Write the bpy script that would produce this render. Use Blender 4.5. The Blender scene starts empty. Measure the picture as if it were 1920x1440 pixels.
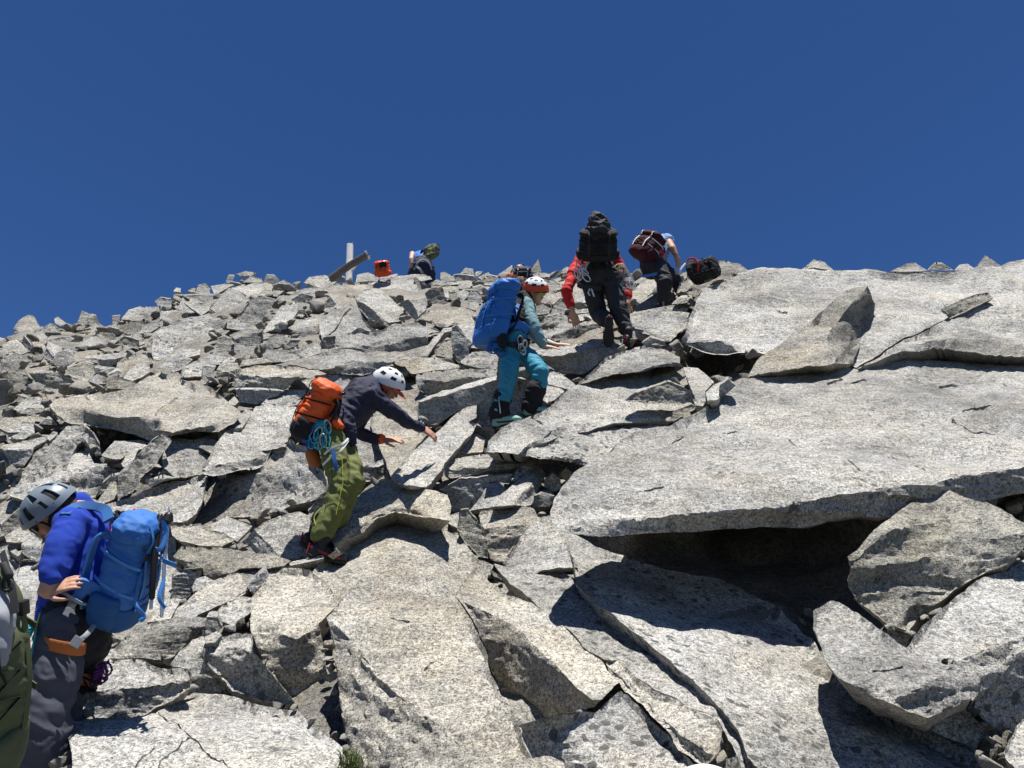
import bpy, bmesh, math, random
import numpy as np
from mathutils import Vector, Matrix
from mathutils.geometry import delaunay_2d_cdt, tessellate_polygon
random.seed(7); rng = np.random.default_rng(7)
SC = bpy.context.scene; COL = SC.collection
R = math.radians
# ---------------- camera, sky, sun, exposure ----------------
F_PX = 1450.0; PITCH = R(25.0); CAM = np.array([0.0, 0.0, 1.6])
cd = bpy.data.cameras.new('camera'); cam = bpy.data.objects.new('camera', cd); COL.objects.link(cam)
cd.sensor_width = 36; cd.lens = 36*F_PX/1920; cd.clip_start = .05; cd.clip_end = 3000
cam.location = CAM; cam.rotation_euler = (math.pi/2+PITCH, 0, 0); SC.camera = cam
SUN_EL, SUN_AZ = R(78), R(172)      # azimuth measured from +Y (view direction) clockwise: behind the camera, to the left
w = bpy.data.worlds.new('World'); SC.world = w; w.use_nodes = True
nt = w.node_tree; bg = nt.nodes['Background']
sky = nt.nodes.new('ShaderNodeTexSky'); sky.sky_type = 'NISHITA'; sky.sun_disc = False
sky.sun_elevation = SUN_EL; sky.sun_rotation = SUN_AZ
sky.altitude = 3500; sky.air_density = 1.0; sky.dust_density = 0.0; sky.ozone_density = 4.0
hs = nt.nodes.new('ShaderNodeHueSaturation'); hs.inputs['Saturation'].default_value = 1.2; hs.inputs['Hue'].default_value = .508; hs.inputs['Value'].default_value = 1.0
nt.links.new(sky.outputs[0], hs.inputs['Color']); nt.links.new(hs.outputs[0], bg.inputs[0]); bg.inputs[1].default_value = 0.062
sd = bpy.data.lights.new('sun', 'SUN'); sd.energy = 4.9; sd.angle = R(.5); sd.color = (1, .965, .91)
so = bpy.data.objects.new('sun', sd); COL.objects.link(so); so.location = (0, 0, 30)
SUNV = Vector((math.sin(SUN_AZ)*math.cos(SUN_EL), math.cos(SUN_AZ)*math.cos(SUN_EL), math.sin(SUN_EL)))
so.rotation_euler = SUNV.to_track_quat('Z', 'Y').to_euler()
SC.view_settings.view_transform = 'Standard'; SC.view_settings.look = 'None'
SC.view_settings.exposure = 0.85; SC.view_settings.gamma = 1.0; SC.view_settings.use_curve_mapping = False
SC.cycles.max_bounces = 6; SC.cycles.diffuse_bounces = 2

# ---------------- helpers: pixel <-> place ----------------
FW = np.array([0, math.cos(PITCH), math.sin(PITCH)]); UP = np.array([0, -math.sin(PITCH), math.cos(PITCH)]); RT = np.array([1., 0, 0])
def dirs(px, py):
    px = np.asarray(px, float); py = np.asarray(py, float)
    return FW + ((px-960)/F_PX)[..., None]*RT + ((720-py)/F_PX)[..., None]*UP
def P(px, py, d):                      # the point seen at (px,py) at horizontal distance d
    v = dirs(px, py); return CAM + v*(np.asarray(d)/v[..., 1])[..., None]
def PV(px, py, d): return Vector(P(float(px), float(py), float(d)))
SKX = [-900, 0, 50, 150, 212, 240, 300, 330, 370, 420, 450, 520, 570, 620, 820, 1000, 1150, 1400, 1920, 2800]
SKY_ = [690, 628, 610, 600, 598, 580, 563, 551, 540, 526, 518, 520, 530, 523, 520, 505, 505, 505, 500, 470]
def skyl(x): return np.interp(x, SKX, SKY_)
def D(px, py):
    px = np.asarray(px, float); py = np.asarray(py, float)
    s = skyl(px); ye = 515+(py-s)*(1440-515)/(1440-s)
    a = np.interp(ye, [500, 515, 540, 570, 650, 790, 900, 1035, 1200, 1440, 1700], [14, 13, 11.6, 10.0, 8.2, 7.0, 6.3, 5.5, 4.4, 3.4, 2.4])
    b = np.interp(py, [480, 500, 570, 660, 790, 880, 1000, 1200, 1440, 1700], [9.6, 9.0, 8.0, 7.0, 6.2, 5.6, 5.0, 4.2, 3.5, 2.5])
    k = np.clip((px-1080)/260, 0, 1)
    return a*(1-k)+b*k
_g = np.random.default_rng(3); _perm = _g.permutation(4096); _val = _g.random(4096)*2-1
def vnoise(p):                          # value noise, p (n,3)
    i = np.floor(p).astype(int); f = p-i; f = f*f*(3-2*f); out = 0
    for dx in (0, 1):
        wx = f[:, 0] if dx else 1-f[:, 0]
        for dy in (0, 1):
            wy = f[:, 1] if dy else 1-f[:, 1]
            for dz in (0, 1):
                wz = f[:, 2] if dz else 1-f[:, 2]
                h = _perm[(i[:, 0]+dx+_perm[(i[:, 1]+dy+_perm[(i[:, 2]+dz) & 4095]) & 4095]) & 4095]
                out = out+wx*wy*wz*_val[h]
    return out
def fbm(p, o=4):
    s = 0; a = 1
    for k in range(o): s = s+a*vnoise(p+k*17.3); p = p*2.03; a *= .5
    return s
# ---------------- materials ----------------
class NB:
    def __init__(s, name):
        s.m = bpy.data.materials.new(name); s.m.use_nodes = True; s.t = s.m.node_tree; s.b = s.t.nodes['Principled BSDF']
    def n(s, typ, **k):
        x = s.t.nodes.new(typ)
        for a, v in k.items():
            if a in x.inputs: x.inputs[a].default_value = v
            else: setattr(x, a, v)
        return x
    def l(s, a, b): s.t.links.new(a, b)
    def noise(s, vec, scale, detail=4, rough=.6):
        x = s.n('ShaderNodeTexNoise'); x.inputs['Scale'].default_value = scale; x.inputs['Detail'].default_value = detail
        x.inputs['Roughness'].default_value = rough; s.l(vec, x.inputs['Vector']); return x.outputs[0]
    def ramp(s, fac, stops):
        x = s.n('ShaderNodeValToRGB'); e = x.color_ramp.elements
        while len(e) < len(stops): e.new(.5)
        for q, (p, c) in zip(e, stops): q.position = p; q.color = (c, c, c, 1) if isinstance(c, (int, float)) else (*c, 1)
        s.l(fac, x.inputs[0]); return x.outputs[0]
    def mix(s, fac, a, b, mode='MIX'):
        x = s.n('ShaderNodeMix'); x.data_type = 'RGBA'; x.blend_type = mode
        for v, i in ((fac, 0), (a, 6), (b, 7)):
            if hasattr(v, 'links'): s.l(v, x.inputs[i])
            else: x.inputs[i].default_value = v if i == 0 else (*v, 1)
        return x.outputs[2]
    def math(s, op, a, b=0.):
        x = s.n('ShaderNodeMath'); x.operation = op
        for v, i in ((a, 0), (b, 1)):
            if hasattr(v, 'links'): s.l(v, x.inputs[i])
            else: x.inputs[i].default_value = v
        return x.outputs[0]
def granite(name, tint, tan=.5, lichen=.3, crystal=1.0, dark=1.0):
    k = NB(name); tc = k.n('ShaderNodeTexCoord'); oi = k.n('ShaderNodeObjectInfo')
    ad = k.n('ShaderNodeVectorMath'); ad.operation = 'ADD'; k.l(tc.outputs['Object'], ad.inputs[0])
    mu = k.n('ShaderNodeVectorMath'); mu.operation = 'SCALE'; cb = k.n('ShaderNodeCombineXYZ')
    k.l(oi.outputs['Random'], cb.inputs[0]); k.l(oi.outputs['Random'], cb.inputs[2])
    k.l(cb.outputs[0], mu.inputs[0]); mu.inputs['Scale'].default_value = 50; k.l(mu.outputs[0], ad.inputs[1]); v = ad.outputs[0]
    big = k.noise(v, 1.6, 5, .6); mid = k.noise(v, 7, 5, .65); fine = k.noise(v, 55*crystal, 3, .75); vf = k.noise(v, 130*crystal, 2, .7)
    gm_ = sum(tint)/3; tint = tuple(.62*(q*1.0) for q in tint); c1 = k.mix(k.ramp(big, [(.35, 0.), (.65, 1.)]), tint, (tint[0]*1.06, tint[1]*1.02, tint[2]*.93))
    c2 = k.mix(k.math('MULTIPLY', k.ramp(k.noise(v, 2.6, 4, .6), [(.5, 0.), (.72, 1.)]), tan), c1, (.32, .25, .16))
    c3 = k.mix(k.math('MULTIPLY', k.ramp(mid, [(.30, 1.), (.62, 0.)]), .55), c2, (tint[0]*.62, tint[1]*.63, tint[2]*.66))
    # quartz and biotite crystals
    sp = k.ramp(fine, [(.32, .22), (.44, .72), (.52, 1.0), (.66, 1.28)])
    c4 = k.mix(.92, c3, sp, 'MULTIPLY')
    sp2 = k.ramp(vf, [(.36, .10), (.475, .95), (.60, 1.25)])
    c5 = k.mix(.8, c4, sp2, 'MULTIPLY')
    mp_ = k.n('ShaderNodeMapping'); mp_.inputs['Scale'].default_value = (1., 1.8, 3.6); mp_.inputs['Rotation'].default_value = (.5, .12, .2); k.l(v, mp_.inputs['Vector'])
    stf = k.noise(mp_.outputs[0], 5, 6, .7); streak = k.ramp(stf, [(.36, .38), (.45, .9), (.6, 1.08)]); c5 = k.mix(.5, c5, streak, 'MULTIPLY'); mot = k.ramp(k.noise(v, 26, 5, .72), [(.36, .58), (.49, 1.), (.64, 1.14)]); c5 = k.mix(.85, c5, mot, 'MULTIPLY')
    wea = k.ramp(k.noise(v, .9, 6, .68), [(.36, .52), (.50, .93), (.66, 1.16)]); c5 = k.mix(.9, c5, wea, 'MULTIPLY')
    # blotches of black lichen, discs of many sizes
    vo = k.n('ShaderNodeTexVoronoi'); vo.inputs['Scale'].default_value = 13; vo.inputs['Randomness'].default_value = 1
    wv = k.n('ShaderNodeVectorMath'); wv.operation = 'ADD'; k.l(v, wv.inputs[0])
    nz = k.n('ShaderNodeTexNoise'); nz.inputs['Scale'].default_value = 30; k.l(v, nz.inputs['Vector'])
    sc = k.n('ShaderNodeVectorMath'); sc.operation = 'SCALE'; sc.inputs['Scale'].default_value = .035; k.l(nz.outputs[1], sc.inputs[0]); k.l(sc.outputs[0], wv.inputs[1])
    k.l(wv.outputs[0], vo.inputs['Vector'])
    disc = k.ramp(vo.outputs['Distance'], [(.20, 1.), (.33, 0.)])
    zone = k.ramp(k.noise(v, 1.9, 3, .5), [(.44, 0.), (.54, 1.)] if lichen >= 1 else [(.52, 0.), (.60, 1.)])
    li = k.math('MULTIPLY', k.math('MULTIPLY', disc, zone), lichen*1.5)
    c6 = k.mix(k.math('MINIMUM', li, .85), c5, (.045, .05, .048))
    li2 = k.math('MULTIPLY', k.ramp(k.noise(v, 20, 4, .7), [(.60, 0.), (.68, 1.)]), lichen*.8)
    c7 = k.mix(li2, c6, (.07, .075, .07))
    hv = k.n('ShaderNodeHueSaturation'); k.l(c7, hv.inputs['Color'])
    k.l(k.math('ADD', k.math('MULTIPLY', oi.outputs['Random'], .22*dark), .90-.0*dark), hv.inputs['Value'])
    k.l(hv.outputs[0], k.b.inputs['Base Color']); k.b.inputs['Roughness'].default_value = .88
    k.b.inputs['Specular IOR Level'].default_value = .25
    b1 = k.n('ShaderNodeBump'); b1.inputs['Strength'].default_value = .55; b1.inputs['Distance'].default_value = .03
    h = k.math('ADD', k.math('ADD', k.math('MULTIPLY', k.noise(v, 14, 6, .72), 1.), k.math('MULTIPLY', fine, .35)), k.math('MULTIPLY', stf, 1.6)); k.l(h, b1.inputs['Height'])
    k.l(b1.outputs[0], k.b.inputs['Normal']); return k.m
GRAN = [granite('granite_grey', (.62, .61, .58), .25, .45), granite('granite_tan', (.63, .60, .53), .5, .25),
        granite('granite_pale', (.67, .66, .62), .2, .15), granite('granite_spotted', (.63, .62, .59), .3, 1.0),
        granite('granite_weathered', (.50, .48, .42), .5, .6)]
GROUNDM = granite('gravel_ground', (.42, .40, .36), .4, .4)
# ---------------- objects ----------------
def tag(o, label=None, cat=None, group=None, kind=None):
    if label: o['label'] = label
    if cat: o['category'] = cat
    if group: o['group'] = group
    if kind: o['kind'] = kind
    return o
def link(name, me, mat=None, parent=None):
    o = bpy.data.objects.new(name, me); COL.objects.link(o)
    if mat is not None and me is not None:
        for mm in (mat if isinstance(mat, (list, tuple)) else [mat]): me.materials.append(mm)
    if parent is not None: o.parent = parent
    return o
def mesh_np(name, V, Fc, smooth=False):
    me = bpy.data.meshes.new(name); me.from_pydata([tuple(v) for v in V], [], [tuple(f) for f in Fc])
    if smooth: me.polygons.foreach_set('use_smooth', [True]*len(me.polygons))
    me.update(); return me
def parse(s, T):
    ox, oy, k = T; return [(ox+float(a)*k, oy+float(b)*k) for a, b in (q.split(',') for q in s.split())]
TR = dict(A=(0, 560, .25), B=(320, 480, .25), C=(300, 800, .25), D=(720, 640, .25), E=(1140, 440, .40625), F=(1140, 860, .40625),
          G=(560, 860, .40625), H=(120, 960, 1/3), I=(680, 480, .145833), J=(960, 480, .229167), K=(0, 760, .208333), L=(0, 570, .125), P=(0, 0, 1))
def nrm(az, slope):                     # slope: degrees from horizontal (90 vertical, >90 overhanging); az: 0 faces the camera, + faces right
    a, s = R(az), R(slope); return np.array([math.sin(a)*math.sin(s), -math.cos(a)*math.sin(s), math.cos(s)])
def unit_(v): return v/(np.linalg.norm(v)+1e-12)
def inside(poly, x, y):
    x = np.asarray(x); y = np.asarray(y); c = np.zeros(x.shape, bool); n = len(poly)
    for i in range(n):
        x1, y1 = poly[i]; x2, y2 = poly[i-1]
        if y1 == y2: continue
        c ^= ((y1 > y) != (y2 > y)) & (x < (x2-x1)*(y-y1)/(y2-y1)+x1)
    return c
def mvc(poly, q, X):                    # mean value interpolation of q over polygon at points X
    V = np.array(poly); q = np.array(q); d = V[None]-X[:, None]; r = np.linalg.norm(d, axis=2)+1e-9
    d2 = np.roll(d, -1, 1); r2 = np.roll(r, -1, 1)
    cr = d[..., 0]*d2[..., 1]-d[..., 1]*d2[..., 0]; dt = (d*d2).sum(2)
    t = (r*r2-dt)/np.where(np.abs(cr) < 1e-9, 1e-9, cr)
    w_ = (t+np.roll(t, 1, 1))/r; s = w_.sum(1)
    return (w_*q).sum(1)/np.where(np.abs(s) < 1e-12, 1e-12, s)
def area(poly):
    a = 0
    for i in range(len(poly)): a += poly[i-1][0]*poly[i][1]-poly[i][0]*poly[i-1][1]
    return abs(a)/2
def elev(px, py): v = dirs(px, py); return math.degrees(math.atan2(v[2], v[1]))
def warp(x, y, k=1.0):                  # the same small wobble for neighbouring outlines keeps joints tight
    p = np.stack([x/26., y/26., np.zeros_like(x)], 1); p2 = np.stack([x/7., y/7., np.ones_like(x)], 1)
    return x+k*(2.6*vnoise(p)+1.3*vnoise(p2)), y+k*(2.6*vnoise(p+9.7)+1.3*vnoise(p2+4.1))
ALLPOLY = []
CRACKS = [parse(s, TR[t]) for t, s in [
  ('H', '545,1130 620,1185 710,1275 800,1330 900,1385 945,1440'), ('H', '712,1280 640,1330 545,1395 520,1450'), ('H', '500,1345 445,1390 400,1440'),
  ('A', '1320,710 1240,760 1190,820 1165,885'), ('B', '1345,400 1250,520 1150,610'), ('E', '540,890 620,885 660,870'),
  ('E', '1640,800 1700,790 1770,775'), ('E', '1600,835 1690,880 1740,870 1790,890'), ('E', '1800,640 1860,675'), ('E', '1020,680 1090,665'), ('E', '1130,680 1190,668'),
  ('E', '1110,1040 1150,1090 1185,1110'), ('E', '1420,1040 1470,1070'), ('E', '840,915 880,960'), ('E', '180,1175 265,1155'), ('G', '585,945 610,910 625,895'),
  ('F', '1235,965 1360,955'), ('F', '1560,910 1565,950'), ('F', '660,1365 740,1355 860,1400'), ('E', '780,320 810,345 840,350'),
  ('C', '150,870 280,880 380,900'), ('C', '560,680 640,655 730,665'), ('D', '1110,560 1200,600'), ('G', '420,720 520,760'), ('E', '300,940 350,905'), ('E', '1540,660 1620,660')]]
def build_rock(r):
    """facets traced on the photograph's outline stand on planes in space; the back runs into the slope"""
    T = TR[r['t']]; E = parse(r['E'], T) if r.get('E') else []; Tp = parse(r['T'], T); U = parse(r['U'], T) if r.get('U') else []
    lit = E+Tp; facets = [lit]
    cx, cy = np.mean([p[0] for p in lit]), np.mean([p[1] for p in lit])
    if 'az' not in r and area(lit) < 40000: r['az'] = rng.uniform(-15, 15)
    if 'a' not in r and area(lit) < 40000: r['a'] = 26+rng.uniform(-6, 9)
    e = elev(cx, cy); d0 = float(D(cx, cy))+r.get('dz', 0.)
    if r.get('sf'): nL = nrm(r.get('saz', 0), 94+r.get('ov', 10))
    else: nL = nrm(r.get('az', 0), e+r.get('a', 26))
    p0 = P(cx, cy, d0)
    def onplane(p, n, o):
        v = dirs(*p); dn = v @ n
        t = ((o-CAM) @ n)/dn if abs(dn) > 1e-4 else 1e9
        return t
    tq = {}
    t0 = (p0-CAM) @ FW
    for p in lit:
        t = onplane(p, nL, p0); lo, hi = t0*.62, t0*1.6
        tq[p] = min(max(t, lo), hi) if t > 0 else hi
    if U:
        sh = E+U; facets.append(sh); nS = nrm(r.get('saz', 0), 94+r.get('ov', 10))
        W3 = np.array([CAM+dirs(*u)*tq[u] for u in E]); eD = unit_(W3[-1]-W3[0]) if len(E) > 1 else np.array([1., 0, 0])
        n2 = nS-eD*(nS @ eD); n2 = n2/np.linalg.norm(n2) if np.linalg.norm(n2) > .35 else nS
        Em = W3.mean(0); chord = math.dist(E[0], E[-1])+1e-6; ex, ey = (E[-1][0]-E[0][0])/chord, (E[-1][1]-E[0][1])/chord
        dev = max(abs((p[0]-E[0][0])*ey-(p[1]-E[0][1])*ex) for p in E); straight = dev < .2*chord and not r.get('curve')
        for p in U:
            u = min(E, key=lambda g: (g[0]-p[0])**2+(g[1]-p[1])**2)
            o = Em if straight else CAM+dirs(*u)*tq[u]; t = onplane(p, n2, o); tu = tq[u]; m = .35*math.hypot(p[0]-u[0], p[1]-u[1])/F_PX*tu*5+.02
            tq[p] = min(max(t, tu-m), tu+m) if t > 0 else tu+m*.3
    for f in facets: ALLPOLY.append(f)
    tot = sum(area(f) for f in facets)
    h = r.get('h') or min(6.5, max(2.6, math.sqrt(tot)/26))
    # densify outline; inner points; constrained triangulation
    pts = []; key = {}; edges = []
    def addp(x, y):
        k = (round(x, 2), round(y, 2))
        if k not in key: key[k] = len(pts); pts.append((x, y))
        return key[k]
    loops = []
    for f in facets:
        ids = []
        for i in range(len(f)):
            a, b = f[i], f[(i+1) % len(f)]
            fl = (a, b) if a < b else (b, a); n = max(1, int(math.hypot(b[0]-a[0], b[1]-a[1])/h))
            seq = [(fl[0][0]+(fl[1][0]-fl[0][0])*k/n, fl[0][1]+(fl[1][1]-fl[0][1])*k/n) for k in range(n+1)]
            if fl[0] is not a: seq = seq[::-1]
            ids += [addp(*q) for q in seq[:-1]]
        loops.append(ids)
        for i in range(len(ids)):
            if ids[i] != ids[(i+1) % len(ids)]: edges.append((ids[i], ids[(i+1) % len(ids)]))
    nb = len(pts)
    allx = [p[0] for f in facets for p in f]; ally = [p[1] for f in facets for p in f]
    gx, gy = np.meshgrid(np.arange(min(allx), max(allx), h), np.arange(min(ally), max(ally), h*.87))
    gx = gx+(np.arange(gx.shape[0]) % 2)[:, None]*h/2; gx = (gx+rng.uniform(-.2, .2, gx.shape)*h).ravel(); gy = (gy+rng.uniform(-.2, .2, gy.shape)*h).ravel()
    B = np.array(pts); keep = np.zeros(gx.shape, bool)
    for f in facets: keep |= inside(f, gx, gy)
    gx, gy = gx[keep], gy[keep]
    if len(gx):
        md = np.full(len(gx), 1e9)
        for c in range(0, len(B), 200):
            md = np.minimum(md, ((gx[:, None]-B[None, c:c+200, 0])**2+(gy[:, None]-B[None, c:c+200, 1])**2).min(1))
        k2 = md > (h*.55)**2; gx, gy = gx[k2], gy[k2]
    gp = list(zip(gx.tolist(), gy.tolist()))
    mycr = []; cp = []; ce = []
    for c in CRACKS:
        m = inside(lit, np.array([q[0] for q in c]), np.array([q[1] for q in c]))
        if m.mean() > .5:
            mid = [c[0]]
            for a, b in zip(c[:-1], c[1:]):
                n = max(1, int(math.dist(a, b)/13)); mid += [(a[0]+(b[0]-a[0])*k/n+(rng.normal()*2.2 if k < n else 0), a[1]+(b[1]-a[1])*k/n+(rng.normal()*2.2 if k < n else 0)) for k in range(1, n+1)]
            dn = []
            for a, b in zip(mid[:-1], mid[1:]):
                n = max(1, int(math.dist(a, b)/3.4)); dn += [(a[0]+(b[0]-a[0])*k/n, a[1]+(b[1]-a[1])*k/n) for k in range(n)]
            mycr.append(np.array(dn)); dn = np.array(dn); tg = np.gradient(dn, axis=0); tg /= np.linalg.norm(tg, axis=1)[:, None]+1e-9; no_ = np.stack([-tg[:, 1], tg[:, 0]], 1)
            for off in (-1.2, 0., 1.2):
                ch = dn+no_*off; ok = inside(lit, ch[:, 0], ch[:, 1]); gp = [g for g in gp if np.min(np.abs(ch-np.array(g)).sum(1)) > 2.2] if off == 0 else gp; st = len(cp)
                for k_, (xy, o2) in enumerate(zip(ch, ok)):
                    if not o2: cp.append(None); continue
                    cp.append((float(xy[0]), float(xy[1])))
                    if k_ and cp[-2] is not None: ce.append((len(cp)-2, len(cp)-1))
    cmap = {}; cpts = []
    for i, p in enumerate(cp):
        if p is not None: cmap[i] = len(pts)+len(cpts); cpts.append(p)
    res = delaunay_2d_cdt([Vector(p) for p in pts+cpts+gp], edges+[(cmap[a], cmap[b]) for a, b in ce], [], 0, 1e-4)
    V2 = np.array([tuple(v) for v in res[0]]); tri = np.array([tuple(t) for t in res[2] if len(t) == 3])
    cen = V2[tri].mean(1); fid = np.full(len(tri), -1)
    for k, f in enumerate(facets): fid[inside(f, cen[:, 0], cen[:, 1]) & (fid < 0)] = k
    tri = tri[fid >= 0]; fid = fid[fid >= 0]
    q = np.zeros(len(V2)); done = np.zeros(len(V2), bool)
    for k, f in enumerate(facets):
        vi = np.unique(tri[fid == k]); vi = vi[~done[vi]]
        if len(vi) == 0: continue
        X = V2[vi]; qq = 1/np.array([tq[p] for p in f]); val = mvc(f, qq, X)
        fv = np.array(f)                      # on the outline: linear between corners
        a = fv; b = np.roll(fv, -1, 0); ab = b-a; L2 = (ab**2).sum(1)+1e-9
        tt = np.clip(((X[:, None]-a[None])*ab[None]).sum(2)/L2, 0, 1); dd = np.linalg.norm(X[:, None]-(a+tt[..., None]*ab), axis=2)
        j = dd.argmin(1); near = dd[np.arange(len(X)), j] < .05; tj = tt[np.arange(len(X)), j]
        lin = qq[j]*(1-tj)+np.roll(qq, -1)[j]*tj; val = np.where(near, lin, val)
        val = np.clip(val, qq.min(), qq.max()); q[vi] = val; done[vi] = True
    used = np.unique(tri); mp = -np.ones(len(V2), int); mp[used] = np.arange(len(used)); V2 = V2[used]; q = q[used]; tri = mp[tri]
    wx, wy = warp(V2[:, 0], V2[:, 1], r.get('wk', min(1., math.sqrt(tot)/90)))
    t = 1/q
    groove = np.zeros(len(V2), bool)
    for c in mycr:
        dm = np.full(len(V2), 1e9)
        for i in range(len(c)): dm = np.minimum(dm, np.hypot(V2[:, 0]-c[i, 0], V2[:, 1]-c[i, 1]))
        groove |= dm < .5
    V = CAM+dirs(wx, wy)*t[:, None]
    # orient towards the camera
    n_ = np.cross(V[tri[:, 1]]-V[tri[:, 0]], V[tri[:, 2]]-V[tri[:, 0]]); flip = (n_*(V[tri[:, 0]]-CAM)).sum(1) > 0; tri[flip] = tri[flip][:, ::-1]
    # boundary loop
    ed = {}
    for a, b, c in tri:
        for x, y in ((a, b), (b, c), (c, a)): ed[(x, y)] = 1
    bd = [e_ for e_ in ed if (e_[1], e_[0]) not in ed]
    wsz = math.sqrt(tot)/F_PX*t0; th = r.get('th') or min(1.1, max(.15, .7*wsz))
    # smooth creases, then relief
    isb = np.zeros(len(V), bool)
    for a, b in bd: isb[a] = isb[b] = True
    E_ = np.array([k for k in ed], int); deg = np.bincount(E_[:, 0], minlength=len(V)).astype(float); deg[deg == 0] = 1
    for it in range(r.get('sm', 1)):
        S = np.zeros_like(V)
        for k in range(3): S[:, k] = np.bincount(E_[:, 0], V[E_[:, 1], k], minlength=len(V))
        Vn = V*.6+S/deg[:, None]*.4; V = np.where(isb[:, None], V, Vn)
    fn = np.cross(V[tri[:, 1]]-V[tri[:, 0]], V[tri[:, 2]]-V[tri[:, 0]]); vn = np.zeros_like(V)
    for k in range(3):
        for c in range(3): vn[:, c] += np.bincount(tri[:, k], fn[:, c], minlength=len(V))
    vn /= np.linalg.norm(vn, axis=1)[:, None]+1e-12
    sd_ = r.get('seed', 0)*3.7; amp = r.get('amp', 1.)
    bw = nL+np.array([.12, 0, .22]); bw /= np.linalg.norm(bw); bu = np.cross([0, 0, 1.], bw)+np.array([0, 0, .16]); bu /= np.linalg.norm(bu)+1e-9; bv = np.cross(bw, bu)
    Q = np.stack([V@bu*.6, V@bv, V@bw*3.4], 1)    # foliation: finer across the bedding
    QS = Q
    disp = .045*wsz**.6*fbm(Q*1.1/max(wsz, .3)**.5+sd_, 2)-.055*min(1.5, wsz)*np.abs(vnoise(QS*2.0/max(wsz, .5)**.4+sd_+3))-.030*min(1, wsz*1.4)*np.abs(vnoise(QS*4.6+sd_+8))
    disp = disp-.014*min(1, wsz*2)*np.abs(fbm(QS*15+sd_, 2))+.004*fbm(Q*30+sd_, 2)
    stp = fbm(QS*np.array([1.8, 2.2, 1.6])/max(wsz, .4)**.4+sd_+5, 2); disp = disp+(.011*min(1.5, wsz))*(np.clip(stp*6, -1, 1))      # broken steps
    V = V+vn*(disp*amp)[:, None]*np.where(isb, .35, 1)[:, None]
    V[groove] -= nL*.045
    # the rest of the stone, going back into the slope
    vd = dirs(cx, cy); vd = vd/np.linalg.norm(vd); back = vd*.8-nL*.6 if not U or r.get('bk') or (r['n'] != 'slab' and r.get('ov', 10) < 20) else vd*.97-nL*.12+np.array([0, 0, .05])
    if r.get('sf'): back = vd*.9+np.array([0, 0, .35])
    back = back/np.linalg.norm(back)*th; C0 = V.mean(0)
    bi = sorted({x for e_ in bd for x in e_}); mb = {x: k for k, x in enumerate(bi)}; BV = V[bi]; rings = []
    for sc, k in ((.97, .22), (.86, .6), (.6, 1.0)):
        rv = C0+(BV-C0)*sc+back*k; rv = rv+np.stack([fbm(rv*3+s_, 2) for s_ in (1, 5, 9)], 1)*.03*min(1, wsz); rings.append(rv)
    n0 = len(V); nbk = len(bi); VV = np.concatenate([V]+rings+[(C0+back*1.1)[None]]); FF = [tuple(t_) for t_ in tri.tolist()]
    for a, b in bd:
        ia, ib = mb[a], mb[b]; prev = (a, b)
        for k in range(3):
            cur = (n0+k*nbk+ia, n0+k*nbk+ib); FF.append((prev[1], prev[0], cur[0], cur[1])); prev = cur
        FF.append((prev[1], prev[0], len(VV)-1))
    org = V.mean(0); me = mesh_np(r['n'], VV-org, FF, True); me.set_sharp_from_angle(angle=R(38))
    o = link(r['n'], me, GRAN[r.get('m', 0)]); o.location = org
    return o
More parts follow.
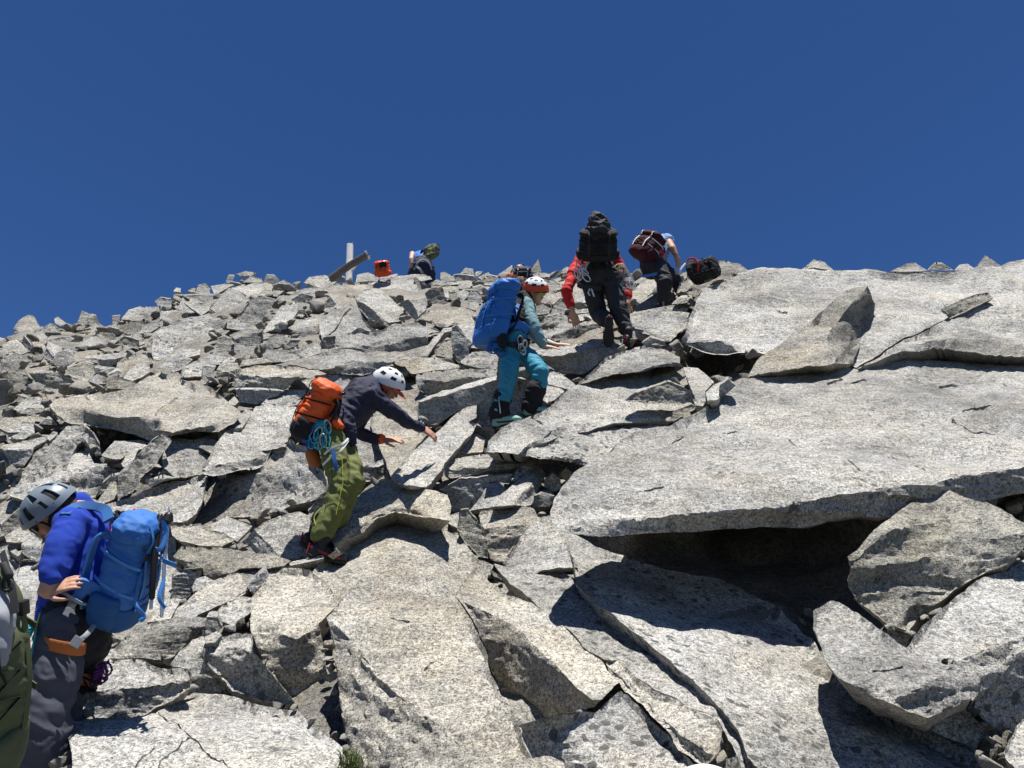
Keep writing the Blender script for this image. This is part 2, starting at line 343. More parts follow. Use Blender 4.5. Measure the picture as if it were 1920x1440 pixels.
# ---------------- the rocks one can pick apart: label | crop | front edge | top, right to left | underside, right to left | options ----------------
ROCKS = '''
wide sunlit slab with branching cracks at the bottom left|H||700,1000 940,1030 1180,1080 1320,1110 1570,1320 1640,1640 60,1640 30,1300 30,1030 140,1165 330,1170 520,1130 620,1060||a=20 n=slab dz=.05 th=.6
rounded boulder in shade behind the blue-jacket climber's legs|H|60,1000 230,985 420,965 600,935 722,915|690,870 560,865 430,818 340,820 190,850|705,985 600,1060 480,1130 320,1165 170,1160 110,1080|dz=-.12 ov=5 a=30
low ledge rock above the shaded rounded boulder|H|310,815 340,755 430,690 560,675 690,640 790,640|800,590 640,590 520,610 380,680 290,750 255,820|790,690 720,700 640,790 560,830 430,815|ov=0 m=3
small-topped grey block right of the shaded rounded boulder|H|600,860 690,745 780,770|800,740 890,680 830,680 730,715 650,780|790,850 870,940 940,1010 760,1005 720,960 690,880 620,870|ov=8
broad-fronted block left of the split leaning block|H|765,780 860,750 990,750 1050,790|1060,740 1060,670 960,665 890,690 800,740|1080,800 1140,890 1230,1000 1310,1090 1190,1080 940,1010 870,930 790,850|ov=8 dz=-.08
split leaning block with pointed grey flank left of the huge tan boulder|H|1050,660 1130,600 1230,690 1310,715 1440,620|1460,600 1530,520 1490,400 1380,310 1230,300 1120,390 1060,480|1455,750 1490,960 1555,1180 1575,1310 1310,1090 1140,880|ov=5 saz=-20 dz=-.2 m=1
huge tan boulder at the bottom centre|G|130,730 260,860 390,1020 560,1140 700,1250 800,1350 850,1640|1120,1640 1080,1390 1040,1310 1020,1220 960,1120 890,990 860,860 800,740 710,620 650,545 400,535 290,545 200,640|260,1640 240,1400 215,1230 190,1080 160,870|saz=-35 ov=-14 dz=-.4 m=1 sm=3 a=34
broad weathered rock between the huge tan boulder and the capped rock|G||60,520 110,450 200,390 320,315 370,265 440,243 520,262 620,275 700,320 760,370 820,450 900,480 870,540 740,650 650,545 400,535 290,545 150,690||m=1 a=24 dz=-.05 sm=4
long wedge block with shaded left flank beside the huge tan boulder|G|715,625 860,690 1000,770 1080,850 1180,950 1270,1040 1350,1120 1400,1110|1480,1030 1400,930 1320,870 1250,800 1180,730 1075,660 960,620 880,560 820,480|1360,1150 1200,1180 1030,1220 960,1120 890,990 860,860 800,740|saz=-28 ov=22 a=27 az=10 m=1 dz=-.1 amp=.7
broken dark-sided rock under the long wedge block|G|1370,1160 1340,1240 1450,1290 1540,1370 1560,1640|1980,1640 1850,1430 1700,1260 1560,1120 1490,1060 1440,1090|1120,1640 1080,1400 1040,1310 1025,1230 1200,1180|ov=15 m=3
long pale strip of slab left of the diagonal crack|P||926,1055 954,1087 991,1120 1039,1161 1072,1185 1096,1213 1133,1234 1161,1234 1194,1266 1230,1290 1290,1320 1345,1350 1372,1395 1395,1440 1395,1640 1440,1640 1440,1440 1404,1412 1384,1364 1351,1327 1302,1274 1271,1254 1230,1217 1194,1189 1145,1148 1121,1132 1084,1092 1047,1063 1000,1068 960,1062||a=26 az=12 n=slab m=3 dz=0
narrow chisel-shaped slab lying at the foot of the pale strip|P|1137,1242 1165,1270 1210,1311 1251,1352 1312,1396 1351,1360|1340,1345 1290,1320 1230,1290 1194,1266 1161,1234 1140,1230|1345,1400 1320,1440 1270,1405 1235,1355 1200,1322 1165,1292 1140,1256|n=slab dz=-.12 ov=15 m=1
pointed pale block left of the dark hollow|P||942,1053 966,1018 991,986 1011,968 1031,966 1048,982 1060,1010 1072,1039 1084,1063 1047,1063 1007,1073 966,1069||az=-15 a=34 dz=-.1 sm=4
long lichen-spotted slab running down to the bottom right corner|P||1048,985 1120,1020 1240,1060 1350,1085 1450,1130 1530,1200 1554,1246 1615,1303 1729,1347 1830,1402 1880,1640 1440,1640 1440,1440 1404,1412 1384,1364 1351,1327 1302,1274 1271,1254 1230,1217 1194,1189 1145,1148 1121,1132 1084,1092 1072,1039||a=27 az=22 n=slab m=3 dz=.12 th=.8
largest slab of all, jutting out over the dark hollow|P|1035,978 1051,982 1080,974 1129,965 1189,970 1262,966 1319,959 1351,955 1392,949 1449,953 1497,941 1546,929 1599,925 1668,909 1741,909 1790,897 1847,888 1920,876 2180,840 2480,800|2480,700 1920,667 1749,655 1652,663 1603,680 1526,688 1465,700 1404,708 1343,741 1311,761 1254,793 1195,805 1165,822 1147,845 1110,862 1077,885 1055,912 1042,935 1030,962|2480,870 2180,905 1920,925 1847,938 1700,963 1640,975 1599,970 1546,980 1497,990 1424,988 1351,994 1242,998 1140,1006 1112,1008 1084,1002 1047,988|n=slab dz=-.62 ov=30 a=22 th=1.1 m=0
grey leaning block under the lip of the largest slab|F|1120,470 1240,370 1330,330 1420,240 1500,180 1600,190 1700,260 1830,330 1925,330|1925,290 1740,195 1650,175 1560,140 1500,145 1400,200 1270,290 1110,450|1925,400 1860,480 1640,570 1450,730 1400,790 1290,760 1160,650 1110,570 1130,500|ov=4 dz=-.55 m=4
V-shaped pale block in the lower right|F|1010,940 1130,1040 1240,1040 1360,1090 1540,980 1600,930 1720,870 1960,810|1980,430 1830,520 1700,560 1560,660 1500,720 1430,780 1380,860 1280,790 1190,730 1080,660 1030,645 950,690 950,780 990,880|1960,850 1850,960 1770,1040 1690,1110 1480,1195 1400,1170 1320,1130 1180,1090 1070,1000|dz=-.35 ov=12 a=28 saz=15
dark fractured rock under the V-shaped block's right arm|F||1710,1080 1780,1010 1830,930 1960,860 1960,1180 1830,1330 1800,1260 1690,1160||sf=1 ov=6 saz=10
pale-faced corner rock at the bottom right edge|F||1820,1350 1880,1230 1960,1170 1960,1640 1880,1640 1870,1420||a=30
flat shaded slab below the V-shaped block|F||1180,1092 1320,1132 1480,1197 1640,1140 1740,1250 1700,1335 1560,1290 1400,1215||sf=1 ov=-10 dz=.2
vast pale rounded boulder on the right skyline|E|345,470 400,470 470,455 560,470 620,540 730,545|830,500 1000,560 1150,600 1250,550 1400,470 1560,390 1700,310 1925,270 3100,250 3100,90 1925,108 1850,120 1800,142 1600,160 1300,162 1040,160 900,157 800,153 700,150 560,200 450,240 410,290 380,380|620,556 560,552 470,548 350,518|ov=35 a=22 th=1.2 h=6.5 dz=-.1 sm=4
leaning finger of tan rock resting on the vast rounded boulder|E|1200,235 1150,300 1050,390 1020,470 1000,560 1010,600|800,625 640,655 700,570 830,480 960,370 1060,290 1130,245|1060,595 1135,590 1160,500 1230,400 1240,320|saz=50 ov=-8 dz=-.5 m=1 bk=1
rough striated ledge between the vast boulder and the largest slab|E||1150,600 1260,548 1400,470 1570,385 1720,310 1925,270 3100,250 3100,560 1925,558 1500,528 1350,540 1220,575||dz=-.12 m=0 amp=1.3 az=0 a=24
small dark brick-like block on the vast boulder's right shoulder|E|1560,350 1620,320 1700,300 1780,290|1760,265 1700,270 1540,340|1700,330 1640,360 1580,385|dz=-.5 ov=5 m=4
lone peak-shaped stone standing on the vast boulder's skyline|E|890,162 950,150 1042,162|1000,125 950,113||dz=.1 az=-20
leftmost low stone of the row at the far right of the skyline|E||1300,170 1380,130 1420,128 1475,165||dz=.1
second low stone of the row at the far right of the skyline|E||1475,165 1510,133 1545,135 1595,165||dz=.1 sf=1 ov=-5
third low stone of the row at the far right of the skyline|E||1598,166 1620,140 1660,135 1702,164||dz=.1
sharp pyramid stone in the row at the far right of the skyline|E|1688,160 1740,140 1812,140|1790,125 1742,93|1812,160|dz=.05 ov=-20
crest rock that the lone black backpack leans on|J|1340,300 1400,300 1500,210 1600,140 1750,130 1925,140|1925,95 1850,60 1730,40 1660,45 1560,120 1440,165 1370,210|1900,165 1700,200 1570,275 1500,330 1400,335|ov=-5 saz=10 dz=-.1 m=1
flat pointed slab beside the black-clad climber's right boot|J|905,545 1010,590 1090,600 1180,650 1240,680 1300,705|1350,640 1430,560 1460,470 1300,450 1100,445 1000,460 910,510|1250,716 1170,672 1100,635 1000,620|n=slab ov=20 dz=-.2
dark stone tucked under the flat pointed slab|J||1000,590 1080,605 1160,650 1060,700 1010,660||sf=1 ov=15
thin dark shard below the flat pointed slab|J||1060,712 1130,665 1250,700 1260,735 1090,732||sf=1 ov=5 dz=.1
mottled block under the black-clad climber's boots|J|540,1045 700,960 860,945 1000,950 1160,905 1300,880 1365,880|1365,830 1250,760 1080,725 960,750 760,820 640,950 560,1020|1400,900 1200,912 1020,960 900,955|ov=20 dz=-.1
long curved slab under the teal climber's hands|J|130,790 290,815 420,810 600,760 760,735 900,740|920,675 750,680 600,700 440,735 300,760 200,770|880,780 760,820 680,900 600,965 430,965 280,900 190,840|ov=22 n=slab dz=-.2 a=20
dark-fronted slab where the red-sleeved hand rests|J|260,680 400,620 530,570 720,535|700,510 560,550 420,560 310,600 250,640|730,670 600,690 500,715 350,700|ov=15 n=slab dz=-.1
pale slab right of the teal climber's front knee|J||270,1040 290,920 390,955 470,1010 530,1060 470,1095 400,1075||n=slab
sunlit wedge behind the teal climber's front shin|J||430,1110 400,1085 270,1050 250,1120 280,1200 340,1180||a=30
wide block the teal climber stands on, below the mottled block|P|985,838 1015,818 1038,800 1070,787 1100,779 1145,772 1200,775 1250,788|1262,785 1300,762 1250,760 1175,749 1200,736 1253,714 1290,712 1278,687 1235,687 1196,699 1157,698 1107,709 1080,722 1057,737 1032,760 995,780 940,797 915,822 911,846 970,848|1255,800 1200,792 1150,793 1110,803 1050,815 1000,840|ov=12 dz=-.25 a=24
brownish notch-faced block set into the wide block|P||1172,750 1190,736 1225,725 1253,714 1275,722 1300,735 1303,757 1281,761 1230,757||sf=1 ov=-2 dz=-.12 m=1
thin dark-spotted lens slab beside the largest slab's left edge|D|985,820 1075,800 1200,850 1330,890 1460,905 1570,895|1650,870 1700,820 1780,735 1920,660 2130,615 1920,588 1700,600 1500,655 1320,695 1170,740 1060,785|1520,932 1400,925 1200,882 1060,855 1000,848|n=slab ov=30 dz=-.35 m=3
tiny rounded pebble left of the shaded-side small rock|J||1480,1170 1530,1165 1582,1200 1560,1225 1500,1222||dz=-.4
small rock with a shaded right side above the largest slab|J|1580,1112 1690,1080 1700,1060|1750,1008 1650,1050|1690,1172 1600,1180|dz=-.45 ov=-25
grey chip beside the shaded-side small rock|J||1700,1060 1770,1008 1830,1060 1760,1130 1690,1165||sf=1 dz=-.45
grey block wedged at the upper tip of the largest slab|J||1300,1330 1320,1270 1470,1208 1512,1240 1400,1310 1320,1352||sf=1 dz=-.4 ov=-10
second tiny pebble above the largest slab|J||1600,1180 1680,1140 1702,1160 1620,1202||dz=-.45
rock in deep shade left of the small pebbles|J||1400,905 1520,915 1650,1030 1575,1105 1585,1190 1500,1165 1440,1010||a=20 dz=.15
overhanging ledge left of the teal climber's knees|D|240,260 360,290 480,290 620,260 700,270 860,230|870,190 700,215 560,210 400,225 250,240|860,290 700,330 560,370 420,410 350,425 270,370 240,300|ov=8 n=slab dz=-.25
dark shaded rock wall behind the teal climber's boots|D||260,450 350,430 600,360 850,290 1090,280 1180,420 1240,470 1050,540 840,600 830,700 765,740 750,700 690,690 700,470 560,520 400,620 350,640 250,560||sf=1 ov=12 dz=.1
tall leaning block gripped by the navy-sleeved hand|D|60,1010 240,860 400,710 560,640 640,600|690,560 700,470 630,480 540,540 440,630 330,730 190,850|690,610 640,700 500,850 440,940 320,1100 200,1070 90,1050|ov=-12 saz=-40 dz=-.3 m=0
pale stub of rock right of the tall leaning block|D||510,850 580,740 690,690 755,720 740,830 620,840||m=1 dz=-.1
loaf-shaped stone bridging the dark gap at the picture's centre|D|440,940 530,945 640,935 760,950 900,910 1040,900|1075,870 1000,845 860,850 740,850 600,860 500,880|1060,920 980,942 800,975 640,1005 500,1027 450,1010|ov=5 dz=-.25
wedge stone standing upright in the central gap|D|960,1225 1050,1130 1120,1080 1140,980 1150,920|1080,970 1000,1040 930,1110 800,1210 790,1240|1190,960 1215,1000 1140,1160 1110,1225 1060,1240|saz=45 ov=-5 dz=-.2
chunky stone atop the upright wedge stone|D||970,1050 980,980 1060,870 1110,850 1165,880 1150,925 1080,965 1000,1030||dz=-.2 a=35
shadowed block deep in the central gap|D||410,1115 560,1030 700,1020 900,1000 960,990 960,1070 840,1050 800,1060 790,1180 650,1270 510,1280 500,1180 470,1130||sf=1 ov=8
sunlit sliver between the shadowed block and the upright wedge|D||640,1270 780,1090 850,1050 930,1120 860,1170 800,1240||dz=-.1
dark stone right of the upright wedge stone|D||1200,1050 1260,990 1320,1030 1330,1100 1280,1130 1200,1090||sf=1 dz=.05
smallest dark stone under the lens slab|D||1310,1000 1360,950 1430,1000 1380,1060||sf=1 dz=.1
flat-topped chip left of the largest slab's tip|D|1125,1160 1200,1140 1280,1160|1260,1120 1200,1110|1285,1190 1230,1240 1115,1235|ov=5
pale-topped blocky stone above the pointed pale block|G|830,260 855,330 890,310 1000,305 1070,300|1110,265 1080,225 960,215 850,240|1000,390 950,470 915,475 880,460 855,380|ov=5 dz=-.1 m=1
dark upright splinter between capped rock and pale-topped stone|G||735,320 745,240 780,232 830,290 870,380 870,460 830,450 760,370||sf=1 ov=-5 dz=-.1 m=4
small light chip left of the dark upright splinter|G||688,300 700,260 740,245 735,320||
capped rock beside the navy-jacket climber's shins|G|170,420 240,330 330,270 380,240 480,215 540,215 600,230 630,270|700,290 705,220 690,165 600,145 500,140 450,100 380,95 300,150 210,240 150,370|520,262 440,243 370,272 310,330 220,385 130,440|ov=-2 dz=-.4 m=1 a=30 sm=2 curve=1 bk=1
flat slab edge right behind the orange backpack's hips|P|380,870 412,865 440,860 475,855 507,842|515,835 543,820 560,790 545,760 500,757 480,762 465,785 425,810 400,835|500,872 480,878 440,884 400,890 381,888|n=slab dz=-.12 ov=5
large grey mottled rock face left of the green trousers|C||255,690 330,480 410,370 560,330 770,300 830,170 970,85 1000,120 1090,150 1110,250 1220,320 1250,440 1210,520 1050,560 960,580 700,670 480,670 380,690||a=50 az=-30 m=3 dz=.1 sm=5 amp=1.6
pale rock beneath the tilted elongated slab|K||890,905 1000,870 1200,790 1460,690 1870,625 1830,780 1780,950 1700,1010 1620,1040 1540,1040 1400,1000 1300,930 1000,960||a=28 amp=1.4
ridge-backed rock left of the red-trimmed boots|C|700,765 790,860 930,985|1010,1000 1100,970 1120,860 1110,760 1130,680 1050,640 900,660 780,710|760,960 660,910 615,870|saz=-35 ov=0 a=42 az=10 dz=-.05
flat pale slab below the grey mottled face|C||580,860 690,740 500,670 390,730 380,780 480,800||n=slab
low pale slab just right of the ski-pole tip|C||80,740 300,720 380,780 480,800 560,850 460,900 300,890 160,860 90,810||n=slab
stepped pale ledge with a dark square notch below it|C|170,990 310,985 380,1020 470,1100|560,1090 600,1070 800,1060 940,1040 980,1010 900,980 700,940 460,910 160,900 90,960|420,1130 330,1110 320,1060 170,1075|ov=8 dz=-.1 m=1
dark block in the notch right of the blue backpack|C|85,1110 170,1095 250,1090|220,1068 120,1070|320,1080 300,1130 240,1200 230,1260 160,1310 90,1290|ov=5 dz=.05
small grey stone wedged in the notch|C|240,1200 290,1150 400,1150|340,1120 270,1140|300,1225 250,1235|ov=-12
big sloping slab under the notch, right of the blue backpack|C||100,1440 230,1280 400,1160 560,1090 620,1200 650,1250 540,1300 430,1340 300,1400 220,1470||n=slab
dark triangular stone on the pale sloping ground|C||650,1200 790,1070 815,1120 740,1210 700,1260||sf=1 ov=-5 dz=-.1
pale rock left of the navy-jacket climber's footing|C||815,1100 830,1060 1100,1010 1130,1060 1160,1100 1250,1080 1100,1200 900,1320 700,1440 720,1280 750,1220||a=26
thin light sliver of rock under the red-trimmed boots|C||930,1050 950,1020 1220,960 1230,985 1120,1010 960,1045||dz=-.15
pale hump left of the dark triangular stone|C||600,1100 800,1065 690,1170 650,1240 620,1190||
low pale rock above the split leaning block|H||960,640 1000,600 1090,540 1060,480 1000,470 900,510 850,560 870,600||
small dark upright stone above the grey blocks|H||790,640 800,590 860,590 890,650 860,690 800,680||sf=1 ov=-5 dz=-.15
flat pebble beneath the small dark upright stone|H||890,690 860,670 790,700 800,740 850,730||dz=-.1
tilted elongated slab with a rounded head, below the table slab|K||1060,640 1150,590 1210,460 1300,400 1390,300 1480,255 1530,260 1545,310 1510,370 1450,450 1400,530 1270,660 1190,780 1080,835 1055,820||sf=1 ov=-15 saz=15 dz=-.3 m=3 n=slab
sunlit wedge left of the tilted elongated slab|K||1090,520 1140,430 1200,400 1250,390 1220,440 1190,520 1160,560 1110,550||dz=-.1
scoop-edged boulder with a dark underside above the grey helmet|K|500,700 590,620 700,560 830,555 970,545|960,530 850,525 810,440 770,350 735,330 690,370 640,460 590,580 450,640 250,690 90,730 80,800 250,850|1080,600 1000,650 920,740 850,830 760,810 620,700|ov=12 m=3 dz=-.1 a=22
steep pale rock under the left end of the table slab|K||70,720 220,570 330,400 430,320 530,270 620,180 740,165 790,250 810,370 740,330 690,370 640,460 590,580 450,640 250,690||a=40 az=-15 amp=1.4
dark upright blade under the table slab|K||750,180 830,240 900,360 910,450 860,460 810,350 760,250||sf=1 ov=0 saz=40
shaded floor rock in the hollow below the table slab|K||910,450 1030,320 1250,310 1360,340 1280,390 1150,430 1080,480 1000,480||a=20 m=3
broad table slab with a crack across it, left of the orange backpack|A|370,785 600,795 700,845 880,895 1165,885 1230,945 1190,985 1280,1010 1430,975 1580,945 1650,905 1780,890|1820,860 1760,820 1700,760 1640,700 1560,640 1450,620 1350,590 1200,540 1100,580 1000,660 850,690 640,710 450,740|1750,925 1640,1000 1450,1005 1300,1025 1180,1050 1120,1075 1040,1050 980,1010 850,990 650,940 450,920 420,880|n=slab ov=22 dz=-.3 a=22 m=1 th=.6
curved rib of rock below the table slab's right end|A|1215,1190 1250,1150 1360,1100 1500,1090 1560,1090|1640,1040 1620,1015 1450,1060 1300,1030 1240,1110|1500,1120 1370,1130 1230,1210|ov=5
small flat stone right of the curved rib|A||1490,1110 1560,1060 1690,1060 1680,1110 1590,1160||
smooth dome of rock beneath the curved rib|A||1215,1210 1300,1160 1400,1130 1500,1125 1560,1180 1540,1260 1520,1310 1400,1330 1300,1330 1230,1260||sm=4
small overhung lip of rock right of the table slab|B|350,1300 420,1290 480,1300 530,1290|560,1250 640,1170 600,1150 560,1150 510,1200 430,1240 380,1270|520,1310 460,1360 390,1385 360,1370|ov=5 dz=-.1
smooth sloping rock face left of the orange backpack|B||430,1430 540,1300 640,1170 760,1120 980,1130 900,1260 890,1350 860,1440 760,1450 560,1460||a=28
dark-fronted slab up and left of the orange backpack|B|500,870 550,880 700,895 870,915 960,905 1090,890|1175,880 1100,850 950,830 780,810 640,810 540,840|1060,910 930,930 880,990 850,1010 700,1000 560,1005 450,975 470,920|ov=8 n=slab dz=-.25
dark recessed block under the dark-fronted slab|B||480,1002 700,1005 850,1015 800,1050 700,1080 650,1110 520,1100 500,1050||sf=1 ov=10 dz=.05
long low slab above the white-helmeted climber|B|770,810 900,820 1050,840 1150,850 1220,840 1300,790 1380,780 1520,795 1660,790 1750,770|1840,760 1700,735 1500,735 1350,700 1150,720 1000,760 850,790|1560,850 1450,890 1330,890 1180,882|n=slab ov=10 dz=-.12
long pale slab with a deep dark front at the upper centre|P|630,650 648,652 670,644 698,640 715,636 737,644 760,636 802,634|806,628 826,622 803,614 785,602 768,603 740,606 720,614 700,618 675,612 650,625 625,640|800,648 786,668 780,671 740,662 720,664 665,665 640,656|n=slab ov=10 dz=-.15
smooth tilted block right of the cracked upper slab|B|1390,310 1460,360 1550,430 1640,500|1760,470 1740,400 1660,320 1580,250 1500,245 1400,290|1645,522 1570,510 1470,460 1400,390|ov=15 saz=-20 dz=-.4 m=2
wide crest slab below the lone orange-red backpack|I|150,410 310,365 400,385 470,460 560,550 640,550 700,530 740,490|740,450 700,380 660,290 760,330 900,300 880,260 800,235 650,240 450,250 330,290 200,310 0,400 0,460|700,552 560,575 470,600 400,500 270,430|n=slab ov=15 dz=-.1
thin upright blade of rock at the right of the crest slab|I||655,280 690,272 760,340 820,460 750,490 700,400||a=45 az=20 dz=-.15
slanting dark plate right of the smooth tilted block|I||470,590 590,555 650,620 700,720 740,830 700,840 620,770 540,690||sf=1 ov=8 saz=-20 dz=-.1
small pale rock below the upright blade|I||600,560 740,560 800,520 810,600 760,680 700,700 660,640||
narrow light wedge left of the dark rounded boulder|I||700,700 800,530 830,600 815,690 740,750 710,780||a=35 dz=-.1
dark rounded boulder below the green-pack climber|I||800,480 870,420 1000,395 1030,430 1040,500 1080,560 1105,650 1050,670 940,665 880,620 820,560||sf=1 ov=0 dz=-.2 sm=5 m=4
pale rock against the dark rounded boulder's right side|I||1030,400 1100,460 1150,510 1100,540 1060,520||
broad pale slab left of the teal climber's blue backpack|I|725,795 860,835 920,780 1000,830 1090,915|1180,880 1300,870 1450,850 1450,720 1300,670 1150,665 1000,670 850,700 760,750|1040,930 900,880 760,830|n=slab dz=-.15 ov=10
triangular grey face left of the blue backpack's base|I||1150,920 1200,890 1260,980 1350,1060 1440,1130 1370,1180 1370,1300 1250,1390 1160,1310 1140,1050||sf=1 ov=2 dz=-.08
textured pale rock directly left of the blue backpack|I||1210,880 1440,860 1480,1050 1590,1130 1610,1200 1380,1180 1440,1130 1340,1040||
knobbly pale rock under the blue backpack's base|I||1250,1360 1300,1320 1400,1240 1560,1230 1680,1240 1750,1310 1740,1440 1480,1450 1300,1400||dz=-.1
rough stone left of the triangular grey face|I||920,1200 1000,1110 1060,1070 1140,1060 1160,1310 1050,1290 930,1270||a=40 m=4
pale strip of rock along the rough stone's left side|I||980,1020 1040,930 1160,910 1140,960 1060,980 1000,1060 900,1180 830,1290 740,1290 800,1200 900,1060||
low dome-shaped slab right above the white helmet|D||60,160 240,122 400,128 560,180 560,205 400,222 240,238 140,240||n=slab
pale rock face beyond the white-helmeted climber's outstretched arm|D||0,260 100,262 240,240 240,300 270,380 350,430 260,450 250,560 250,640 330,690 190,850 60,1010 -20,830 -100,600 -60,400||n=slab dz=.05 m=1
low dark-sided rock under the navy-jacket climber's hands|C|1450,330 1560,300 1640,300 1700,250 1760,230 1830,240|1900,200 1870,175 1780,180 1680,230 1600,270|1780,300 1720,370 1640,400 1530,415 1480,380|dz=-.1 ov=3 m=3
big squared boulder on the left part of the scree|A|1140,260 1260,235 1300,195 1470,200 1590,145|1560,112 1400,140 1250,190|1605,240 1540,380 1440,385 1300,400 1160,480 1140,400|ov=-12 dz=-.3
tilted squared block high on the left of the scree|B|290,385 350,315 420,240 500,280 598,325|600,318 500,262 432,234|510,400 430,470 350,432|ov=-12 saz=-15 dz=-.3
broad grey block right of the tilted squared block|B||490,460 560,380 620,310 700,310 780,330 750,390 700,470 660,500 640,540 580,530||a=50 az=20 dz=-.1
tall smooth white slab leaning in the upper left scree|B||690,560 740,500 790,420 830,370 950,340 960,400 920,470 850,500 760,560 700,575||m=2 n=slab
dark oval stone below the tall white slab|B||775,520 830,490 880,510 870,550 800,555||sf=1 ov=5 dz=-.15
flat pale wedge near the skyline left of the wooden cross|B|880,290 1000,280 1090,260|1140,250 1110,230 1000,240|1140,275 1060,305 940,330|ov=5
dark triangular stone below the flat pale wedge|B||1150,370 1190,295 1240,360 1220,385 1160,390||sf=1 ov=0 dz=-.15
pale-topped stone left of the straight-cracked slab|B|930,560 1000,530 1110,510|1100,470 1000,480 880,540|1120,560 1060,610 1000,640 930,600|ov=5
large slab with one long straight crack at the upper centre|B||1120,590 1120,480 1200,400 1350,360 1400,380 1430,440 1500,530 1560,540 1450,560 1300,600 1200,620 1130,620||n=slab dz=-.1
dark pocket stone under the straight-cracked slab|B||1110,670 1150,610 1240,600 1230,640 1190,710 1130,700||sf=1 ov=8 dz=-.05 m=4
round-ended stone like a log butt on the scree|B||340,690 350,620 400,600 460,620 455,690 430,740 360,740||sf=1 ov=-15 dz=-.2 m=1 sm=4
squared block right of the round-ended stone|B|480,615 580,575 685,560|690,545 560,535 440,590|690,640 650,730 600,765 480,735|ov=-8 dz=-.15
pale faceted stone above the squared block|B||420,540 430,480 500,465 570,500 590,545 500,550||a=35
grey stone left of the pale faceted stone|B||310,540 320,480 370,470 410,520 360,550||sf=1 ov=-12 dz=-.1
standing grey plate above the table slab|B||240,820 340,830 300,900 270,975 235,940||sf=1 ov=-15 saz=-30
small flat-topped block above the table slab's top edge|B|345,850 420,860 510,840|500,800 390,790|490,890 420,930 340,920|ov=0
left stone of the crest cluster left of the cross|B||410,200 430,145 480,145 460,200||sf=1 ov=-10
flat cap stone of the crest cluster left of the cross|B||490,135 560,112 640,125 600,150 520,150||a=35
middle stone of the crest cluster left of the cross|B||540,195 600,150 680,160 700,200||a=30
dark stone at the right of the crest cluster left of the cross|B||700,195 720,140 780,145 815,185 760,210||sf=1 ov=-3
rounded crest stone left of the crest cluster|B||180,275 205,215 260,200 300,240 290,290||a=40
tiny crest stone left of the rounded crest stone|B||125,262 160,240 185,240 180,272||
second tiny crest stone farther left|B||20,262 40,235 75,240 75,272||
low crest stone between the crest cluster and the cross|B||760,215 850,175 890,200 940,230 820,250||a=30
pale crest stone at the foot of the wooden cross|B||1000,200 1040,155 1150,140 1200,150 1250,185 1150,240||a=25
dark crest stone between the cross beam's base and its post|B||1220,150 1240,138 1310,165 1300,195 1240,190||sf=1
flat stone under the lone orange-red backpack|B||1560,170 1690,148 1705,138 1670,175 1580,182||sf=1 ov=-20 dz=-.1
pale slab right below the wooden cross|B||1150,255 1200,205 1400,190 1500,195 1520,235 1440,262 1350,315 1250,290||n=slab
craggy pale block right of the wooden cross|B||1390,195 1400,140 1480,120 1560,160 1560,185||a=30
rounded boulder perched on the far left skyline|L|190,370 290,300 400,260 480,190 520,200|490,170 420,158 330,200 270,250|590,330 560,420 500,520 430,500 330,440 250,400|ov=3 dz=-.1 m=1 sm=3
left one of two upright stones on the left skyline|L||1145,310 1230,105 1360,160 1310,220 1320,290 1280,360 1200,350||sf=1 ov=-10 m=1
right one of two upright stones on the left skyline|L|1315,205 1380,175 1440,180|1440,165 1380,145|1500,300 1430,320 1340,330|ov=-8 dz=-.1 m=1
white triangular stone right of the two upright skyline stones|L||1420,395 1500,300 1560,330 1570,412||a=35 m=2
small pointed stone on the skyline between perched boulder and the pair|L||815,220 870,185 1010,300 900,330 830,290||a=35 m=2
pale rock heap stone right of the perched boulder|L||530,480 640,350 760,280 830,300 900,380 920,440 760,480 700,540 640,580 540,520||a=35
dark-bellied slab below the pointed skyline stone|L|800,575 900,550 1050,545 1120,510|1090,495 950,490 760,520 700,560|1200,560 1180,640 1050,680 920,650 830,600|ov=8 n=slab dz=-.1
grey rounded boulder touching the picture's left edge|L||0,1050 20,850 140,740 210,715 300,750 370,860 375,980 220,1010||sf=1 ov=-12 dz=-.2 sm=4
white rock behind the grey rounded boulder|L||50,700 40,620 130,560 250,540 330,600 420,720 400,780 330,800 260,720 190,710 80,760||m=2
dark slanting plate on the white rock|L||330,540 370,490 440,580 540,720 540,770 440,720 380,640||sf=1 ov=5 saz=-20 dz=-.1
pale slab right of the dark slanting plate|L||470,570 560,560 680,620 690,700 630,750 540,680||n=slab
grey round-faced stone in the far left scree|L||800,820 870,720 990,690 1090,720 1130,800 1130,870 1040,920 900,935 820,930||sf=1 ov=-14 dz=-.2 sm=4
pale pointed block behind the round-faced stone|L||700,640 720,560 900,640 1050,680 900,710 820,780 760,700||a=30
shaded facet stone left of the round-faced stone|L||640,750 700,660 790,780 780,860 680,820||sf=1 ov=-5
flat table-like stone in the far left scree|L|1260,810 1420,800 1560,820 1700,820 1920,770|1925,730 1700,740 1480,760 1300,790|1800,850 1740,900 1650,945 1500,940 1430,920 1420,880 1270,850|n=slab ov=0 dz=-.15
egg-shaped pale boulder below the flat table-like stone|L||960,1050 1000,960 1180,890 1300,870 1400,900 1430,1020 1320,1150 1180,1120 1060,1070||sf=1 ov=-22 dz=-.25 sm=5 m=1
long dark-bellied lens rock left of the egg-shaped boulder|L|430,1030 620,1020 800,1000 950,1060|980,1050 860,1000 700,980 560,980 400,1000|1110,1160 1000,1230 900,1270 780,1260 520,1170|ov=12 dz=-.2 n=slab
brown weathered boulder on the left edge below the grey one|L|0,1080 100,1070 220,1030 380,1050 440,1100|420,1050 380,990 270,975 220,1010 100,1050|500,1140 430,1250 300,1280 150,1240 0,1200|ov=5 dz=-.2 m=4
